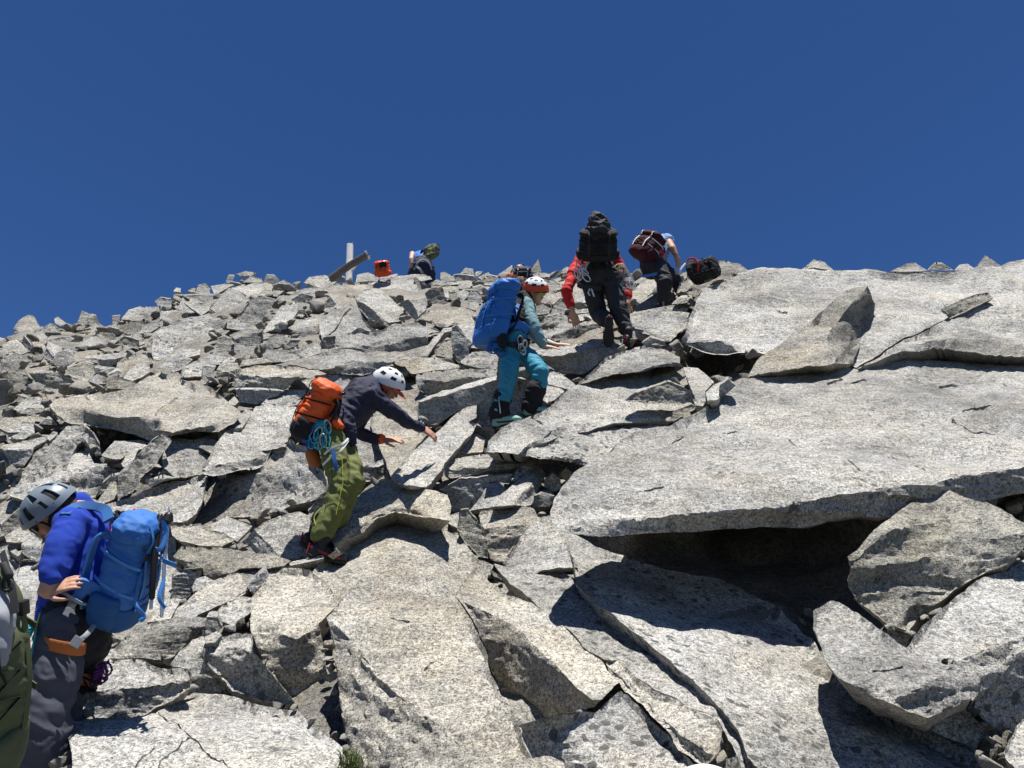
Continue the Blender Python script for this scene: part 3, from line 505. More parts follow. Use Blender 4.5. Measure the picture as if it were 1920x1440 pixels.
dark block right of the egg-shaped boulder|L|1320,1150 1430,1060 1585,1095|1560,1080 1440,1050|1590,1190 1450,1200|ov=3
rough flat stone under the flat table-like stone|L|1420,960 1560,960 1780,970|1780,945 1640,940 1430,940|1700,1025 1580,1050 1440,1035|ov=8 n=slab
small dark wedge right of the rough flat stone|L||1600,1070 1780,990 1810,1020 1790,1100 1690,1100||sf=1 ov=-5
diagonal ribbed slab right of the flat table-like stone|A||870,520 880,480 1000,410 1090,395 1130,440 1150,480 1000,540 920,590 890,580||a=35 n=slab m=4
bluish-white slab above the table slab's back edge|A||920,600 960,540 1040,480 1120,480 1130,540 1060,590 980,620||n=slab m=2
low mottled block behind the table slab|A||795,590 900,590 980,610 1040,640 990,680 800,670||a=45 m=4
dark little block on the skyline left of the stacked rocks|A||840,130 900,125 900,180 845,190||sf=1 ov=-8
rounded stone topping the stacked rocks on the skyline|A|905,155 960,120 1050,100 1110,110|1090,70 1050,55 960,85|1110,150 1000,165|ov=-10
pale slabby stone beside the stack's top stone|A||1085,60 1190,60 1200,110 1120,155||a=35
dark crest block above the big squared boulder|A||1160,20 1200,-10 1280,0 1300,60 1200,85||sf=1 ov=-10
layered stone stack below the skyline's stacked top|A||870,200 880,170 1060,160 1100,180 1060,240 980,270 900,240||a=45 m=4
slanting stone left above the big squared boulder|A||1040,260 1060,200 1180,160 1205,200 1130,250||a=40
pale stone on top edge of the big squared boulder|A||1200,150 1200,100 1300,85 1400,100 1390,130 1270,155||a=35
pale pointed rock above the big squared boulder|A||1300,60 1450,30 1500,100 1400,120 1350,90||a=35
brownish pointed stone left of the big squared boulder|A||850,340 930,280 1040,310 1040,380 920,350||sf=1 ov=-3 m=4
pale stone above the brownish pointed stone|A||920,260 1060,270 1090,330 1040,350 940,290||a=35
round grey stone on the big squared boulder's left flank|A||1095,380 1110,310 1170,270 1210,300 1150,380||sf=1 ov=-15 dz=-.15
flat sunlit ledge below the big squared boulder's right|A||1350,590 1360,520 1450,470 1560,450 1530,560 1510,600 1400,600||n=slab
domed stone in front of the big squared boulder|A||1195,510 1270,430 1360,410 1440,460 1350,530 1300,550||sf=1 ov=-22 dz=-.1
small flat stone behind the domed stone|A||1300,415 1350,375 1510,380 1500,420 1400,440||
flat pale ledge at the left edge below the brown boulder|A||100,830 200,740 320,730 300,800 160,850||m=3
low dark slab left of the table slab|A||150,860 210,820 330,815 330,840 240,870||sf=1 ov=-15
pale blocky rock on the left edge beside the table slab|A||-40,890 250,880 430,920 440,930 260,920 250,980 60,1000 -40,950||
cube-like pale rock left under the table slab|A||60,1050 60,980 150,920 250,930 260,1010 180,1050||a=45
flat-topped block left of the steep pale rock|A|10,1125 90,1140 170,1130 250,1110|350,1060 340,1030 170,1060 20,1100|250,1150 180,1250 120,1260 40,1170|ov=-5 dz=-.1
small loose stone perched left of the steep pale rock|A||350,1040 400,990 430,1000 430,1020 370,1062||dz=-.15
dark wedge stone left of the table slab's underside|A||290,940 340,905 400,905 430,950||sf=1 ov=-5
bright slope rock left of the grey helmet|K||60,870 140,830 250,860 220,900 20,1080 -40,1000||
shaded flat-faced rock left of the blue-jacket climber's head|K||5,1080 220,890 235,1050 50,1165 10,1130||sf=1 ov=-5 dz=-.05 m=4
pale rock left of the blue-jacket climber's face|K||40,1170 230,1050 260,1120 380,1200 370,1270 200,1220 60,1230||
grey stone left of the blue-jacket climber's chest|K||190,1250 370,1270 370,1440 260,1380 200,1330||sf=1 ov=-10
little pale stone near the blue-jacket climber's elbow|K||90,1310 140,1290 190,1330 160,1360||dz=-.1
pale stone poking up behind the grey helmet|K||600,700 680,740 740,790 720,830 650,790||a=35
sunlit rock right behind the blue-jacket climber's neck|K||720,830 800,820 930,880 900,910 800,890 730,870||a=35
rough pale stone at the foot of the tilted elongated slab|K||880,850 1000,680 1050,690 1060,830 920,885||a=35
curved dark stone below the scoop-edged boulder|K||850,830 920,700 1000,640 1100,620 1050,670 900,800||sf=1 ov=3
thin shaded ledge right of the tilted elongated slab|K||1300,665 1480,655 1620,650 1460,690 1350,740||sf=1 ov=5
small grey notch stone right of the tilted elongated slab|K||1420,650 1480,560 1555,570 1555,640||sf=1 ov=-5
angular grey block below the burgundy backpack|J|985,360 1080,290 1195,225|1195,190 1130,170 1060,220 980,290|1195,270 1120,320 990,375|ov=-15 m=1 dz=-.1
bright slab left of the burgundy-pack climber's boot|J||1000,420 1190,300 1200,400 1100,445 1000,440||n=slab
flat ledge with a black-mottled edge under the burgundy-pack climber|J|1060,452 1250,425 1440,425|1480,390 1300,400 1110,440|1440,458 1350,470 1250,465|n=slab ov=10 m=3
stone right of the burgundy-pack climber's boot|J||1310,395 1380,340 1470,330 1490,370 1400,388||sf=1 ov=-20
small pale stone near the black-clad climber's bare wrist|J||1020,330 1110,330 1110,370 1060,400 1020,370||
oval stone left of the red-sleeved climber's hand|J||215,550 280,490 400,475 460,500 470,550 350,565||sf=1 ov=-22 dz=-.1
rounded pale stone above the oval stone|J||320,470 340,400 400,350 460,420 470,480||a=45
pale stone right of the teal climber's face|J||190,480 200,410 250,390 320,430 300,470||a=45
bright flat stone right of the red and white helmet|J||250,380 300,320 400,290 400,340 330,400||
pale stone between the red sleeve and the black trouser leg|J||480,380 490,290 590,300 640,370 560,390||
low stone behind the black-clad climber's left shin|J||500,440 640,430 650,460 530,470||a=40
upright pale block right behind the red and white helmet|J||220,190 330,180 400,230 380,280 300,310||a=45
flat crest stone right of the navy pack|J||160,150 220,130 310,140 310,170 200,175||a=30
sharp spire of rock on the crest above the red and white helmet|J||150,128 215,28 240,130 200,138||sf=1 ov=-15 m=1
small crest stone left of the red sleeve|J||340,190 400,170 410,205 350,210||
pale stone just above the red-sleeved climber's fingertips|J||540,480 640,465 700,510 560,530||
small grey stone between the black trouser legs|J||730,345 790,380 760,425 720,410||sf=1 ov=-15
faceted crest block left of the spire|I|1255,235 1310,220 1435,245|1420,165 1320,150 1285,190||a=40 n=stone
dark double stone under the faceted crest block|I||1160,240 1260,235 1450,260 1490,330 1300,350 1200,320||sf=1 ov=0
pale crest stone right of the faceted crest block|I||1440,225 1460,200 1540,190 1530,220 1470,265||
dark brick-shaped stone right of the dark double stone|I||1520,310 1630,240 1750,270 1700,340 1540,360||sf=1 ov=-3
light plate stone above the dark brick-shaped stone|I||1480,275 1620,205 1640,235 1530,305||dz=-.05
white facet stone right of the green-pack climber|I||1000,210 1060,200 1190,270 1190,320 1050,330 1000,300||a=35 m=2
long overhung slab below the white facet stone|I|850,350 1000,365 1120,355|1190,330 1100,325 950,300 900,330|1220,390 1130,405 1050,420 860,390|n=slab ov=8
tall pale crest rock left of the navy pack|I||1680,335 1740,240 1830,180 1920,110 1920,230 1830,300||a=35
flat pale stone above the blue backpack's left shoulder|I||1230,375 1380,350 1405,400 1250,425||
small rounded stone under the long overhung slab|I||1080,420 1130,400 1200,430 1210,465 1120,467||sf=1 ov=-20
pale rock below the flat pale stone by the backpack|I||1220,475 1290,430 1380,470 1340,530 1300,570 1230,525||a=35
grey diamond-shaped stone touching the blue backpack|I||1345,510 1390,440 1470,435 1530,500 1520,600 1350,610||sf=1 ov=-12 dz=-.1
brownish broken stone left of the grey diamond-shaped stone|I||1100,475 1210,470 1230,560 1290,600 1280,640 1110,545||m=4 a=35
dark stone above the grey diamond-shaped stone|I||1410,405 1520,375 1590,420 1540,470 1430,440||sf=1 ov=-8
pale stone below the grey diamond-shaped stone|I||1320,665 1390,590 1500,600 1460,700||a=35
low pale stone under the crest right of the crest cluster|B||640,295 700,250 850,260 800,305||
black-lichened stone right of the tall white slab|B||900,330 980,280 1070,300 1050,360 920,350||sf=1 ov=0 m=3
small bright stone topping the broad grey block|B||780,375 800,310 850,290 860,330||
flat grey slab in the scree below the tiny crest stones|B||90,290 330,290 345,320 240,355 160,330||sf=1 ov=-20
pale leaning stone left of the tilted squared block|B||60,370 90,310 220,430 130,455||
low stone between the leaning stone and tilted squared block|B||100,350 300,370 300,400 230,445||
pale stone left of the smooth tilted block|B||1150,285 1220,260 1340,310 1330,350 1240,362 1190,295||
long pale crest slab above the tilted squared block|B||540,215 680,200 720,240 640,290 600,310 450,240||n=slab
flat crest slab left of the long pale crest slab|B||300,222 400,205 480,215 420,240 330,292||n=slab
pale block under the dark oval stone|B||710,680 740,600 800,580 900,600 880,650 800,690||a=40
small dark chip right of that pale block|B||860,670 900,630 980,630 950,660 880,692||sf=1 ov=-5
sunlit ledge below the straight-cracked slab|B||690,760 720,700 960,700 1100,620 1130,700 1240,690 1340,700 1150,720 1000,755 850,790 700,792||n=slab
pale shelf of rock above the dark-fronted slab|B||510,830 540,780 690,765 760,795 640,810||
jumbled pale ledge right of the standing grey plate|B||80,890 150,800 300,740 500,760 520,790 380,790 340,825 240,820 230,900 100,905||m=3
shaded-edge rock just left of the orange backpack's top|B|780,1110 850,1055 960,1030 1040,1020|1040,1000 870,1000 740,1040 670,1110|960,1070 850,1125|ov=5
small lip of rock beneath the shaded-edge rock|B||850,1132 900,1080 980,1075 1000,1105||
pale slab behind the orange backpack's top|B||880,990 950,920 1100,880 1400,890 1440,960 1300,1000 1100,960 1040,995||n=slab dz=.1
small bright stone under the dark recessed block|B||420,1100 480,1050 512,1090 480,1122||
pale sloping rock left of the leaning block's foot|H||610,600 640,540 800,400 940,340 990,350 1040,440 900,510 820,560 700,590||
pale rock face mostly hidden behind the navy-jacket climber's torso|P||560,790 600,730 700,690 745,700 720,760 700,800 735,850 690,870 660,900 620,950 600,930 605,920 610,880 595,840||n=slab dz=.1
shaded rock face behind the green trousers' cuffs|P||575,1040 578,960 600,925 650,895 662,905 640,950 620,1000 600,1045||sf=1 ov=-5 dz=.05
broad rock hidden behind the blue backpack|P||150,1010 240,960 330,990 330,1060 320,1150 250,1190 150,1180 90,1100||dz=.2 a=26
low rock hidden behind the blue-jacket climber's hips|P||-60,1090 60,1060 150,1100 200,1190 230,1240 130,1290 -60,1330||dz=.1 a=24
sunlit stones' ledge left of the blue-jacket climber's elbow|K||-60,1290 60,1270 100,1380 180,1420 160,1560 -60,1560||
low pale rock at the very bottom edge right of the huge tan boulder|P||962,1436 990,1424 1030,1421 1058,1432 1075,1500 950,1500||dz=-.15
low bright rock beneath the blue backpack|H||470,620 560,500 620,480 660,490 600,600||dz=.05
'''
def load_rocks():
    out = []
    for ln in ROCKS.strip().split('\n'):
        lab, t, E, T, U, op = ln.split('|'); r = dict(label=lab, t=t, E=E, T=T, U=U, seed=len(out))
        for kv in op.split():
            a, b = kv.split('=', 1); r[a] = b if a == 'n' else (int(b) if a in ('m', 'sf', 'sm') else float(b))
        r['k'] = len(out); out.append(r)
    return out
rocks = load_rocks()
for r in rocks:
    T = TR[r['t']]; pts = parse(r['E']+' '+r['T']+' '+r['U'], T); A_ = area([p for p in parse(r['T'], T)])
    big = max(p[0] for p in pts)-min(p[0] for p in pts)
    if 'n' not in r: r['n'] = 'boulder' if big > 95 else ('rock' if big > 38 else 'stone')
    if 'm' not in r: r['m'] = [0, 0, 1, 2, 0, 3][r['k'] % 6] if big < 200 else 0
    o = build_rock(r); tag(o, r['label'], {'slab': 'slab', 'boulder': 'boulder', 'rock': 'rock', 'stone': 'stone'}[r['n']], 'rocks of the boulder slope')
    r['o'] = o
# ---------------- the ground under the blocks ----------------
PITS = [(1400, 1045, 280, 85, 1.8), (1340, 680, 60, 26, .9), (880, 890, 60, 30, .5), (1050, 880, 60, 45, .7), (240, 835, 60, 25, .6), (1540, 1180, 60, 40, .5), (730, 605, 30, 20, .4)]
def pit(px, py):
    s = 0
    for x, y, a, b, k in PITS: s = s+k*np.exp(-((px-x)/a)**2-((py-y)/b)**2)
    return s
gx = np.arange(-900, 2801, 20.); rowsV = []
for f in np.linspace(0, 1, 70):
    s = skyl(gx)+12; py = s+(1700-s)*f; d = D(gx, py)+.5+pit(gx, py); v = P(gx, py, d)
    rowsV.append(v)
top = rowsV[0]; far = []
for dy, dz in ((60, -34), (14, -5), (4, -.6), (1.2, .15)): far.append(top+np.array([0, dy, dz]))
bot = rowsV[-1]; near = []
for y, z in ((1.2, -.35), (0., -.6), (-3, -1.6), (-12, -5)):
    q = bot.copy(); q[:, 0] = q[:, 0]*(1 if y > 0 else 1.3); q[:, 1] = y; q[:, 2] = z; near.append(q)
allr = far+rowsV+near; GV = np.concatenate(allr); nx = len(gx)
GV = GV+np.stack([np.zeros(len(GV)), fbm(GV*2.2, 4)*.10, fbm(GV*2.2+31, 4)*.10], 1)
GF = [(j*nx+i+nx, j*nx+i+nx+1, j*nx+i+1, j*nx+i) for j in range(len(allr)-1) for i in range(nx-1)]
g = link('ground', mesh_np('ground', GV, GF, True), GROUNDM); tag(g, kind='structure')
# ---------------- loose stones in the gaps ----------------
def stone_mesh(seed, flat):
    r_ = np.random.default_rng(seed); n = 13; p = r_.normal(size=(n, 3)); p /= np.linalg.norm(p, axis=1)[:, None]; p *= r_.uniform(.75, 1.1, (n, 1))
    p *= np.array([1, r_.uniform(.6, .9), flat]); bm = bmesh.new()
    for q in p: bm.verts.new(q)
    bmesh.ops.convex_hull(bm, input=bm.verts)
    for v in [v for v in bm.verts if not v.link_faces]: bm.verts.remove(v)
    bmesh.ops.bevel(bm, geom=bm.edges[:], offset=.07, segments=1, affect='EDGES')
    bmesh.ops.triangulate(bm, faces=bm.faces[:]); bmesh.ops.subdivide_edges(bm, edges=bm.edges[:], cuts=1, use_grid_fill=True)
    me = bpy.data.meshes.new('stone'); bm.to_mesh(me); bm.free()
    V = np.array([v.co[:] for v in me.vertices]); V = V+.05*np.stack([fbm(V*2.5+seed+k, 3) for k in (0, 7, 13)], 1)
    me.vertices.foreach_set('co', V.ravel()); me.polygons.foreach_set('use_smooth', [True]*len(me.polygons)); me.update(); me.set_sharp_from_angle(angle=R(30))
    me.materials.append(GRAN[seed % 5]); return me
SM = [stone_mesh(k, (.45, .7, .85, .55)[k % 4]) for k in range(14)]
def put_stone(px, py, s, dz, label, group, name='stone'):
    o = bpy.data.objects.new(name, random.choice(SM)); COL.objects.link(o)
    d = float(D(px, py))+dz; o.location = P(px, py, d); v = dirs(px, py); t = (P(px, py, d)-CAM) @ FW
    m = s/F_PX*t; o.scale = (m*random.uniform(.8, 1.25), m, m*random.uniform(.8, 1.1))
    o.rotation_euler = (random.uniform(.1, .9), random.uniform(-.35, .35), random.uniform(-1.2, 1.2))
    tag(o, label, 'stone', group); return o
AP = [(np.array(p), min(q[0] for q in p), max(q[0] for q in p), min(q[1] for q in p), max(q[1] for q in p)) for p in ALLPOLY]
def covered(x, y):
    for p, a, b, c, d_ in AP:
        if a < x < b and c < y < d_ and bool(inside(p, np.array([x]), np.array([y]))[0]): return True
    return False
LM = []
for r in rocks:
    pp = parse(r['T'], TR[r['t']]); lb = r['label']
    if len(lb.split()) <= 9: LM.append((np.mean([p[0] for p in pp]), np.mean([p[1] for p in pp]), lb))
USEDL = set()
def place_label(x, y, s, default):
    sz = 'tiny' if s < 11 else ('small' if s < 20 else 'loose')
    for a, b, lb in sorted(LM, key=lambda q: (q[0]-x)**2+(q[1]-y)**2)[:7]:
        dx, dy = x-a, y-b
        rel = ('just right of' if dx > 0 else 'just left of') if abs(dx) > 1.6*abs(dy) else (('just below' if dy > 0 else 'just above') if abs(dy) > 1.6*abs(dx) else ('below and right of' if dx > 0 else 'below and left of') if dy > 0 else ('above and right of' if dx > 0 else 'above and left of'))
        L_ = f'{sz} stone {rel} the {lb}'
        if len(L_.split()) <= 16 and L_ not in USEDL: USEDL.add(L_); return L_
    return default
free = []
for py in range(495, 1440, 9):
    for px in range(0, 1920, 9):
        x, y = px+random.uniform(-4, 4), py+random.uniform(-4, 4)
        if y > skyl(x)+7 and not covered(x, y) and float(pit(x, y)) < .18: free.append((x, y))
random.shuffle(free); occ = []; ns = 0
ZONES = [(lambda x, y: x < 330 and y < 760, 'one of many loose stones in the far left scree', 'loose stones of the far left scree'),
         (lambda x, y: y < 560 and x > 860, 'one of many loose stones along the crest near the upper climbers', 'loose stones along the upper crest'),
         (lambda x, y: x < 860 and y < 720, 'one of many loose stones in the scree below the wooden cross', 'loose stones below the cross'),
         (lambda x, y: x < 760 and y < 1100, 'one of many loose stones between the left middle slabs', 'loose stones of the left middle slope'),
         (lambda x, y: x > 1250, 'one of many small stones among the big right-hand slabs', 'small stones among the right-hand slabs'),
         (lambda x, y: y < 860, 'one of many small stones around the middle climbers\' feet', 'small stones of the middle slope'),
         (lambda x, y: True, 'one of many small stones between the foreground blocks', 'small stones between the foreground blocks')]
def clear(x, y, s):
    m = 0
    for k in range(8):
        if covered(x+s*math.cos(k*.785), y+s*math.sin(k*.785)): m += 1
    return m
BIG = []
for x, y in free:
    for s in (34, 26, 18):
        if clear(x, y, s*.75) <= 1: break
    else: s = random.uniform(8, 13)
    if y < 640: s = min(s, 24)
    BIG.append((s, x, y))
BIG.sort(key=lambda q: -q[0])
for s, x, y in BIG:
    if any((x-a)**2+(y-b)**2 < (.72*(s+c))**2 for a, b, c in occ): continue
    occ.append((x, y, s)); z = next(z for z in ZONES if z[0](x, y))
    put_stone(x, y, s*1.15, (.10 if s < 15 else .2) if y > skyl(x)+14 else .3, place_label(x, y, s, z[1]), z[2]); ns += 1
    if ns > 290: break
# ---------------- finer rubble filling the joints: too many and too small to count ----------------
RB = []; RF = []; RM = [[np.array([v.co[:] for v in m.vertices]), [tuple(p.vertices) for p in m.polygons]] for m in [stone_mesh(50+k, .6) for k in range(4)]]
nv = 0
for k in range(4200):
    x = random.uniform(-250, 2100); y0 = float(skyl(x))+10; y = y0+(1480-y0)*random.random()**1.5
    if covered(x, y) or float(pit(x, y)) > .6: continue
    d = float(D(x, y))+random.uniform(.26, .42)+float(pit(x, y)); c = P(x, y, d); m = random.choice((random.uniform(.02, .06), random.uniform(.05, .16)))*(1.2 if y < 640 else .9)
    V_, F_ = random.choice(RM); rot = np.array(Matrix.Rotation(random.uniform(0, 6.28), 3, Vector((random.random()-.5, random.random()-.5, 1)).normalized()))
    RB.append((V_*m)@rot.T+c); RF += [tuple(i+nv for i in f) for f in F_]; nv += len(V_)
rb = link('rubble', mesh_np('rubble', np.concatenate(RB), RF), GRAN[4]); tag(rb, 'fine granite rubble filling the joints between the blocks', 'rubble', None, 'stuff')
print('rocks', len(rocks), 'stones', ns, 'free', len(free))
# ---------------- people: tools ----------------
def vec(ix, iy, iz=0.): return RT*ix+UP*iy-FW*iz          # right, up, towards the camera
def unit(v): v = np.asarray(v, float); return v/(np.linalg.norm(v)+1e-12)
class Bag:
    def __init__(s): s.V = []; s.F = []
    def add(s, V, F):
        n = len(s.V); s.V += [tuple(v) for v in V]; s.F += [tuple(i+n for i in f) for f in F]; return s
    def loft(s, C, A, B, n=18, p=2.0, cap=True):           # rings: centre, half-width vector, half-depth vector, superellipse power
        V = []; m = len(C)
        for c, a, b in zip(C, A, B):
            for k in range(n):
                t = 2*math.pi*k/n; ct, st = math.cos(t), math.sin(t)
                V.append(np.array(c)+np.array(a)*math.copysign(abs(ct)**(2/p), ct)+np.array(b)*math.copysign(abs(st)**(2/p), st))
        F = [(j*n+k, j*n+(k+1) % n, (j+1)*n+(k+1) % n, (j+1)*n+k) for j in range(m-1) for k in range(n)]
        if cap: F += [tuple(range(n))[::-1], tuple((m-1)*n+k for k in range(n))]
        a0 = np.cross(A[0], B[0])
        if np.dot(a0, np.array(C[-1])-np.array(C[0])) < 0: F = [f[::-1] for f in F]
        return s.add(V, F)
    def limb(s, pts, n=14, ref=None):                       # chain of (point, radius) or (point, radius wide, radius deep)
        pts = [(np.array(q[0], float),)+tuple(q[1:]) for q in pts]; P_ = [q[0] for q in pts]; C = []; A = []; B = []
        rr = np.array([0, 1, .13]) if ref is None else np.array(ref)
        for i, q in enumerate(pts):
            t = unit((P_[min(i+1, len(P_)-1)]-P_[i])) if i == 0 else (unit(P_[i]-P_[i-1]) if i == len(P_)-1 else unit(unit(P_[i+1]-P_[i])+unit(P_[i]-P_[i-1])))
            b = rr-t*np.dot(rr, t); b = unit(b) if np.linalg.norm(b) > .1 else unit(np.cross(t, [1, .1, 0])); a = np.cross(t, b)
            ra = q[1]; rb = q[2] if len(q) > 2 else q[1]
            if i == 0:
                for f, g in ((-.95, .3), (-.7, .72), (-.35, .93)): C.append(q[0]+t*f*min(ra, rb)); A.append(a*ra*g); B.append(b*rb*g)
            C.append(q[0]); A.append(a*ra); B.append(b*rb)
            if i == len(P_)-1:
                for f, g in ((.35, .93), (.7, .72), (.95, .3)): C.append(q[0]+t*f*min(ra, rb)); A.append(a*ra*g); B.append(b*rb*g)
        return s.loft(C, A, B, n)
    def ell(s, c, X, Y, Z, n=14, m=9):
        C = []; A = []; B = []
        for j in range(m):
            t = -math.pi/2+math.pi*(j+.5)/m; C.append(np.array(c)+np.array(Z)*math.sin(t)); A.append(np.array(X)*math.cos(t)); B.append(np.array(Y)*math.cos(t))
        return s.loft(C, A, B, n)
    def tube(s, pts, r, n=6, closed=False):
        pts = [np.array(p, float) for p in pts]; m = len(pts); V = []
        up = np.array([.3, .2, .93])
        for i in range(m):
            t = unit(pts[(i+1) % m]-pts[i-1]) if (closed or 0 < i < m-1) else unit(pts[min(i+1, m-1)]-pts[max(i-1, 0)])
            a = np.cross(t, up); a = unit(a) if np.linalg.norm(a) > .05 else unit(np.cross(t, [1, 0, 0])); b = np.cross(t, a)
            for k in range(n): V.append(pts[i]+r*(a*math.cos(2*math.pi*k/n)+b*math.sin(2*math.pi*k/n)))
        F = [(j*n+k, j*n+(k+1) % n, ((j+1) % m)*n+(k+1) % n, ((j+1) % m)*n+k) for j in range(m if closed else m-1) for k in range(n)]
        if not closed: F += [tuple(range(n))[::-1], tuple((m-1)*n+k for k in range(n))]
        return s.add(V, F)
    def strap(s, pts, w_, nr, th=.003):                     # flat webbing along points; nr = outward normal (one, or one per point)
        pts = [np.array(p, float) for p in pts]; C = []; A = []; B = []
        for i, p in enumerate(pts):
            n_ = np.array(nr[i] if isinstance(nr, list) else nr, float); t = unit(pts[min(i+1, len(pts)-1)]-pts[max(i-1, 0)]); a = unit(np.cross(t, n_)); b = np.cross(a, t)
            C.append(p); A.append(a*w_/2); B.append(b*th/2)
        return s.loft(C, A, B, 8, 6)
def smoothpts(pts, n=6):                                    # Catmull-Rom
    P_ = [np.array(p, float) for p in pts]; out = []
    for i in range(len(P_)-1):
        a, b, c, d = P_[max(i-1, 0)], P_[i], P_[i+1], P_[min(i+2, len(P_)-1)]
        for k in range(n):
            t = k/n; out.append(.5*((2*b)+(c-a)*t+(2*a-5*b+4*c-d)*t*t+(-a+3*b-3*c+d)*t**3))
    return out+[P_[-1]]
def cloth(name, c, rough=.85, weave=400, var=.12, c2=None, metal=0, bump=.15):
    c = tuple(q*(.84 if not metal else 1) for q in c)
    k = NB(name); tc = k.n('ShaderNodeTexCoord'); v = tc.outputs['Object']; n1 = k.noise(v, 6, 4); n2 = k.noise(v, weave, 2)
    f = k.ramp(n1, [(.3, 0.), (.7, 1.)]); dk = tuple(q*(1-var) for q in c); lt = tuple(min(1, q*(1+var)) for q in (c2 or c))
    k.l(k.mix(.5, k.mix(f, dk, lt), k.mix(k.ramp(n2, [(.35, 0.), (.65, 1.)]), dk, lt)), k.b.inputs['Base Color'])
    k.b.inputs['Roughness'].default_value = rough; k.b.inputs['Metallic'].default_value = metal; k.b.inputs['Specular IOR Level'].default_value = .35
    b_ = k.n('ShaderNodeBump'); b_.inputs['Strength'].default_value = bump; b_.inputs['Distance'].default_value = .004
    k.l(k.math('ADD', n2, k.noise(v, 28, 3)), b_.inputs['Height']); k.l(b_.outputs[0], k.b.inputs['Normal']); return k.m
M = {}
def mt(n, *a, **k):
    if n not in M: M[n] = cloth(n, *a, **k)
    return M[n]
mt('skin', (.50, .27, .18), .6, 200, .10, bump=.05); mt('skin_pale', (.62, .38, .28), .6, 200, .08, bump=.05)
mt('fleece_blue', (.012, .045, .36), .95, 260, .12); mt('pack_blue', (.030, .145, .46), .7, 500, .12); mt('pack_deepblue', (.012, .085, .26), .75)
mt('strap_blue', (.05, .22, .60), .6); mt('slate', (.062, .065, .086), .8); mt('black_cloth', (.012, .012, .014), .85); mt('black_plastic', (.012, .012, .013), .4)
mt('rust', (.42, .13, .035), .8); mt('helmet_grey', (.20, .24, .28), .38, 60, .04, bump=.02); mt('helmet_white', (.80, .80, .80), .35, 60, .03, bump=.02)
mt('helmet_red', (.72, .075, .02), .35, 60, .04, bump=.02); mt('navy', (.020, .022, .050), .8); mt('orange', (.78, .11, .015), .6); mt('green', (.135, .150, .040), .8)
mt('cord_teal', (.04, .42, .50), .7); mt('cord_blue', (.02, .15, .50), .7); mt('white_web', (.75, .75, .74), .7); mt('grey_web', (.28, .30, .33), .7)
mt('teal', (.030, .25, .36), .75); mt('sea', (.17, .30, .33), .85); mt('taupe', (.22, .17, .17), .85); mt('bright_blue', (.016, .15, .52), .6)
mt('red', (.55, .014, .014), .8); mt('maroon_sleeve', (.55, .014, .014), .8); mt('charcoal', (.026, .027, .030), .75); mt('burgundy', (.05, .006, .014), .9)
mt('olive', (.085, .105, .045), .8); mt('metal', (.55, .56, .58), .35, 60, .05, metal=1, bump=.02); mt('cord_orange', (.72, .26, .06), .7); mt('cord_pink', (.62, .05, .14), .7)
mt('cord_purple', (.10, .02, .14), .7); mt('hair', (.10, .05, .025), .8); mt('lens', (.02, .03, .02), .08, 60, .02, bump=0); mt('lens_green', (.30, .42, .05), .12, 60, .2, bump=0)
mt('boot_black', (.018, .018, .02), .6); mt('boot_mint', (.22, .42, .36), .7); mt('boot_red', (.32, .02, .035), .6); mt('sole', (.02, .02, .02), .8); mt('light_blue', (.22, .36, .60), .8)
mt('cord_cream', (.62, .5, .36), .75); mt('yellow', (.60, .62, .05), .7); mt('grey_shell', (.24, .26, .27), .6)
class Fig:
    def __init__(s, label, foot, name='person', cat='person', group='climbers going up the boulder slope'):
        s.L = np.array(foot, float); s.root = bpy.data.objects.new(name, None); COL.objects.link(s.root); s.root.location = s.L
        s.root.empty_display_size = .1; tag(s.root, label, cat, group)
    def raw(s, name, bag, mat, parent=None, smooth=True):
        V = np.array(bag.V)-s.L; me = mesh_np(name, V, bag.F, smooth)
        if smooth: me.set_sharp_from_angle(angle=R(50))
        o = link(name, me, M[mat], parent if parent is not None else s.root)
        return o
    def fused(s, name, bag, mat, vox, fold=0., freq=(9, 9, 22), it=3, parent=None, seed=0):
        o = s.raw(name, bag, mat, parent); md = o.modifiers.new('r', 'REMESH'); md.mode = 'VOXEL'; md.voxel_size = vox
        dg = bpy.context.evaluated_depsgraph_get(); ev = o.evaluated_get(dg); me = bpy.data.meshes.new_from_object(ev); o.modifiers.clear()
        n = len(me.vertices); V = np.empty(n*3); me.vertices.foreach_get('co', V); V = V.reshape(-1, 3)
        ed = np.empty(len(me.edges)*2, int); me.edges.foreach_get('vertices', ed); ed = ed.reshape(-1, 2); e2 = np.concatenate([ed, ed[:, ::-1]])
        dg_ = np.bincount(e2[:, 0], minlength=n).astype(float); dg_[dg_ == 0] = 1
        for k in range(it):
            S = np.stack([np.bincount(e2[:, 0], V[e2[:, 1], c], minlength=n) for c in range(3)], 1); V = .5*V+.5*S/dg_[:, None]
        if fold:
            me.vertices.foreach_set('co', V.ravel()); me.update(); N = np.empty(n*3); me.vertices.foreach_get('normal', N); N = N.reshape(-1, 3)
            W = V+.03*np.stack([fbm(V*5+seed+q, 2) for q in (0, 3, 6)], 1); Q = W@np.array([[.9, .1, .42], [0, 1, 0], [-.42, .1, .9]])*np.array(freq)
            V = V+N*((.5-np.abs(fbm(Q+seed, 3)))*fold)[:, None]+N*(fbm(V*4+seed, 2)*fold*.6)[:, None]
        me.vertices.foreach_set('co', V.ravel()); me.polygons.foreach_set('use_smooth', [True]*len(me.polygons)); me.update()
        old = o.data; o.data = me; bpy.data.meshes.remove(old); o.data.materials.clear(); o.data.materials.append(M[mat]); return o
